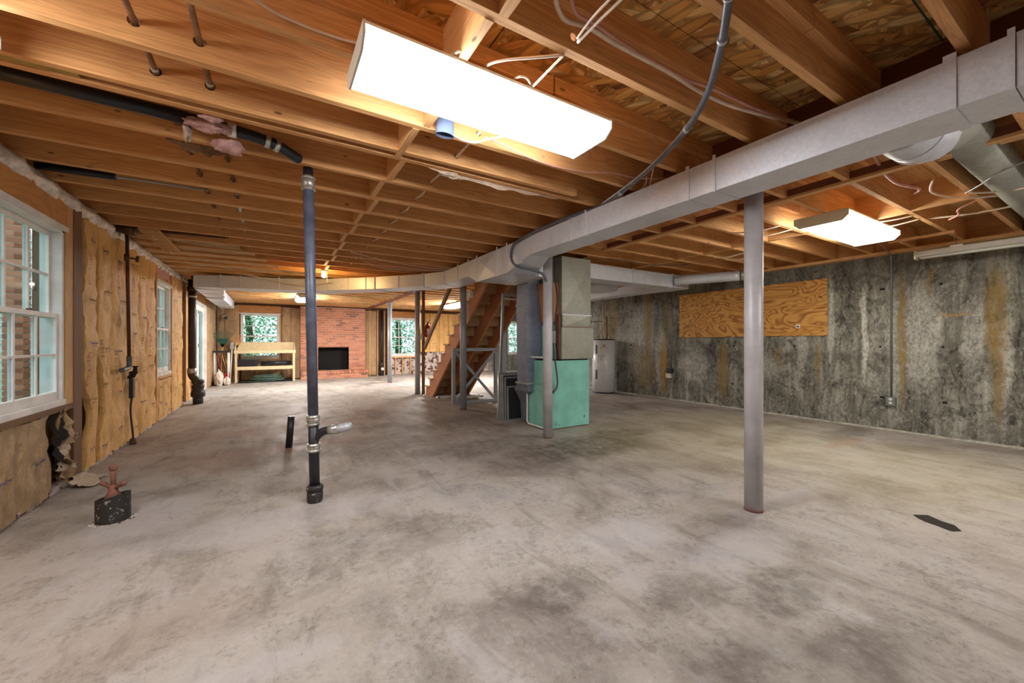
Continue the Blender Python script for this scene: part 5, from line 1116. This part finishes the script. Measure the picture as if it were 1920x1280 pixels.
MB().box(-1.47, -1.07, 13.95, 14.35, .93, .98).build('top_shelf', M['blackpl'], sh, bevel=.01); MB().box(-1.47, -1.07, 13.95, 14.35, .06, .12).build('bottom_shelf', M['blackpl'], sh, bevel=.01)
for x in (-1.43, -1.11):
    for y in (13.99, 14.31): MB().tube([(x, y, 0), (x, y, .93)], .025, 12).build('leg', M['pvc'], sh)
tag(MB().box(-1.38, -1.05, 14.0, 14.28, .121, .32).build('red_crate', M['red'], loc=(-1.2, 14.1, .12), bevel=.01), 'red plastic crate low on the black-topped shelf', 'crate')
def tool(label, a, b, hmat, name='garden_tool', head=None):
    t = thing(name, label, 'garden tool', a, 'garden tools in the shelf')
    MB().tube([a, b], .013, 8).build('handle', M[hmat], t)
    if head: head(t, Vector(b), (Vector(b) - Vector(a)).normalized())
    return t
def fan(mat, n, spread, ln):
    def f(t, p, d):
        m = MB()
        for k in range(n):
            a = (k / (n - 1) - .5) * spread; e = p + Vector((math.sin(a) * ln, 0, math.cos(a) * ln)); mid = p + Vector((math.sin(a) * ln * .6, .01, math.cos(a) * ln * .6)); m.bar(p, e, .012, .005, (0, 1, 0)); m.bar(e, e + Vector((math.sin(a) * .02, -.05, 0)), .01, .005)
        m.build('tines', M[mat], t)
        if mat == 'greenpl':
            w_ = [p + Vector((math.sin(a) * ln * .55, .004, math.cos(a) * ln * .55)) for a in (-spread / 2, -spread / 4, 0, spread / 4, spread / 2)]
            MB().add([p] + w_, [(0, i, i + 1) for i in range(1, 5)]).build('fan_plate', M[mat], t)
        else:
            w_ = [p + Vector((math.sin(a) * ln * .6, 0, math.cos(a) * ln * .6)) for a in (-spread / 2, 0, spread / 2)]; MB().bar(w_[0], w_[1], .01, .006).bar(w_[1], w_[2], .01, .006).build('spreader', M[mat], t)
    return f
tool('green plastic leaf rake standing tines-up beside the french door', (-1.30, 14.1, .13), (-1.25, 14.1, 1.08), 'tan', 'leaf_rake', fan('greenpl', 15, 1.15, .46))
tool('tan-tined leaf rake standing behind the shelf against kraft paper', (-1.05, 14.6, .02), (-.95, 14.75, 1.05), 'tan', 'leaf_rake', fan('tan', 13, 1.1, .42))
def shovel(t, p, d): MB().hull8([p + Vector((-.05, -.02, 0)), p + Vector((.05, -.02, 0)), p + Vector((.05, .01, 0)), p + Vector((-.05, .01, 0))], [p + Vector((-.03, -.01, .2)), p + Vector((.04, -.01, .2)), p + Vector((.04, 0, .2)), p + Vector((-.03, 0, .2))]).build('head', M['alum'], t)
tool('garden tool with a pale metal head standing left of the bench', (-1.06, 14.0, .13), (-1.02, 14.02, 1.02), 'whitem', 'garden_spade', shovel)
tool('red-handled tool leaning inside the black-topped shelf', (-1.28, 14.05, .33), (-1.38, 14.05, .92), 'red')
tool('left wooden tool handle leaning inside the black-topped shelf', (-1.14, 14.05, .33), (-1.27, 14.05, .92), 'tan')
tool('right wooden tool handle leaning inside the black-topped shelf', (-1.09, 14.1, .33), (-1.22, 14.1, .92), 'tan')
fluff('paper_sack', (-1.30, 13.72, .20), (.10, .12, .20), 3, 'bag', 'slumped white sack on the floor by the french door', 'bag')
fluff('paper_sack', (-1.12, 13.80, .11), (.08, .08, .11), 8, 'bag', 'smaller pale sack right of the taller one on the floor', 'bag')
t = thing('floodlight', 'small white floodlight clipped high on the back corner kraft paper', 'lamp', (-1.28, 14.95, 1.95))
MB().tube([(-1.32, 15.02, 2.05), (-1.25, 14.90, 1.98)], .045, 12).build('shell', M['whitem'], t); MB().tube([(-1.25, 14.90, 1.98), (-1.235, 14.87, 1.965)], .05, 12).build('face', M['blackpl'], t)

# ================================================================== OUTSIDE
tag(MB().box(-14, -1.70, -8, 34, -.3, -.1).box(-1.7, 14, YB + .6, 34, -.3, -.1).build('ground', M['grass']), kind='structure')
t = thing('porch_wall', 'pale bluish lap-sided porch wall seen through the left windows', 'wall', (-4.2, 6, -.1))
for k in range(22): MB().hull8([(-4.22, -2, -.1 + k * .16), (-4.18, -2, -.1 + k * .16), (-4.18, 15, -.1 + k * .16), (-4.22, 15, -.1 + k * .16)], [(-4.22, -2, .06 + k * .16), (-4.205, -2, .06 + k * .16), (-4.205, 15, .06 + k * .16), (-4.22, 15, .06 + k * .16)]).build('siding_board', M['siding'], t)
for k, (y, lab) in enumerate(((9.6, 'white square porch post outside the nearest left window'), (14.3, 'white porch post outside the second left window'))):
    tag(MB().box(-3.3, -3.15, y, y + .15, -.1, 3.2).build('porch_post', M['siding'], loc=(-3.2, y, -.1), bevel=.01), lab, 'post', 'porch posts')
pr_ = thing('brick_pier', 'brick pier outside the nearest left window, seen through its lower panes', 'pier', (-3.0, 8.3, -.1))
MB().box(-3.19, -3.01, 8.31, 8.49, -.1, 3.2).build('mortar_core', M['mortar'], pr_)
pbm = [MB().box(0, .195, 0, .09, 0, .066).mesh('brick', M['brick']), MB().box(0, .09, 0, .195, 0, .066).mesh('brick', M['brick'])]
for k in range(40):
    z = -.09 + k * .0795
    inst('brick', pbm[0], (-3.2, 8.30, z), pr_); inst('brick', pbm[1], (-3.09, 8.30 if k % 2 else 8.305, z), pr_)
def tree(x, y, seed, label):
    t = thing('tree', label, 'tree', (x, y, -.1), 'trees behind the house'); rr = random.Random(seed)
    MB().tube([(x, y, -.1), (x + .1, y, 1.5), (x - .1, y + .1, 4.2)], [.16, .13, .07], 10).build('trunk', M['trunk'], t)
    m = MB()
    for k in range(7000):
        a = rr.uniform(0, 6.28); r = 2.0 * rr.random() ** .5; z = rr.uniform(.2, 4.6); c_ = Vector((x + r * math.cos(a), y + r * .6 * math.sin(a), z)); s_ = rr.uniform(.03, .085)
        u = Vector((rr.uniform(-1, 1), rr.uniform(-1, 1), rr.uniform(-1, 1))).normalized(); v = u.cross(Vector((rr.uniform(-1, 1), rr.uniform(-1, 1), rr.uniform(-1, 1)))).normalized()
        m.add([c_ - u * s_, c_ + v * s_ * .5, c_ + u * s_, c_ - v * s_ * .5], [(0, 1, 2, 3)])
    tag(m.build('foliage', M['leaf'], t, fix=False), kind='stuff')
tree(-.9, 19.0, 1, 'leafy tree seen through the window above the cream bench'); tree(5.2, 19.5, 2, 'leafy tree seen through the window right of the fireplace'); tree(11.3, 19.5, 3, 'leafy tree seen through the small window behind the riser')
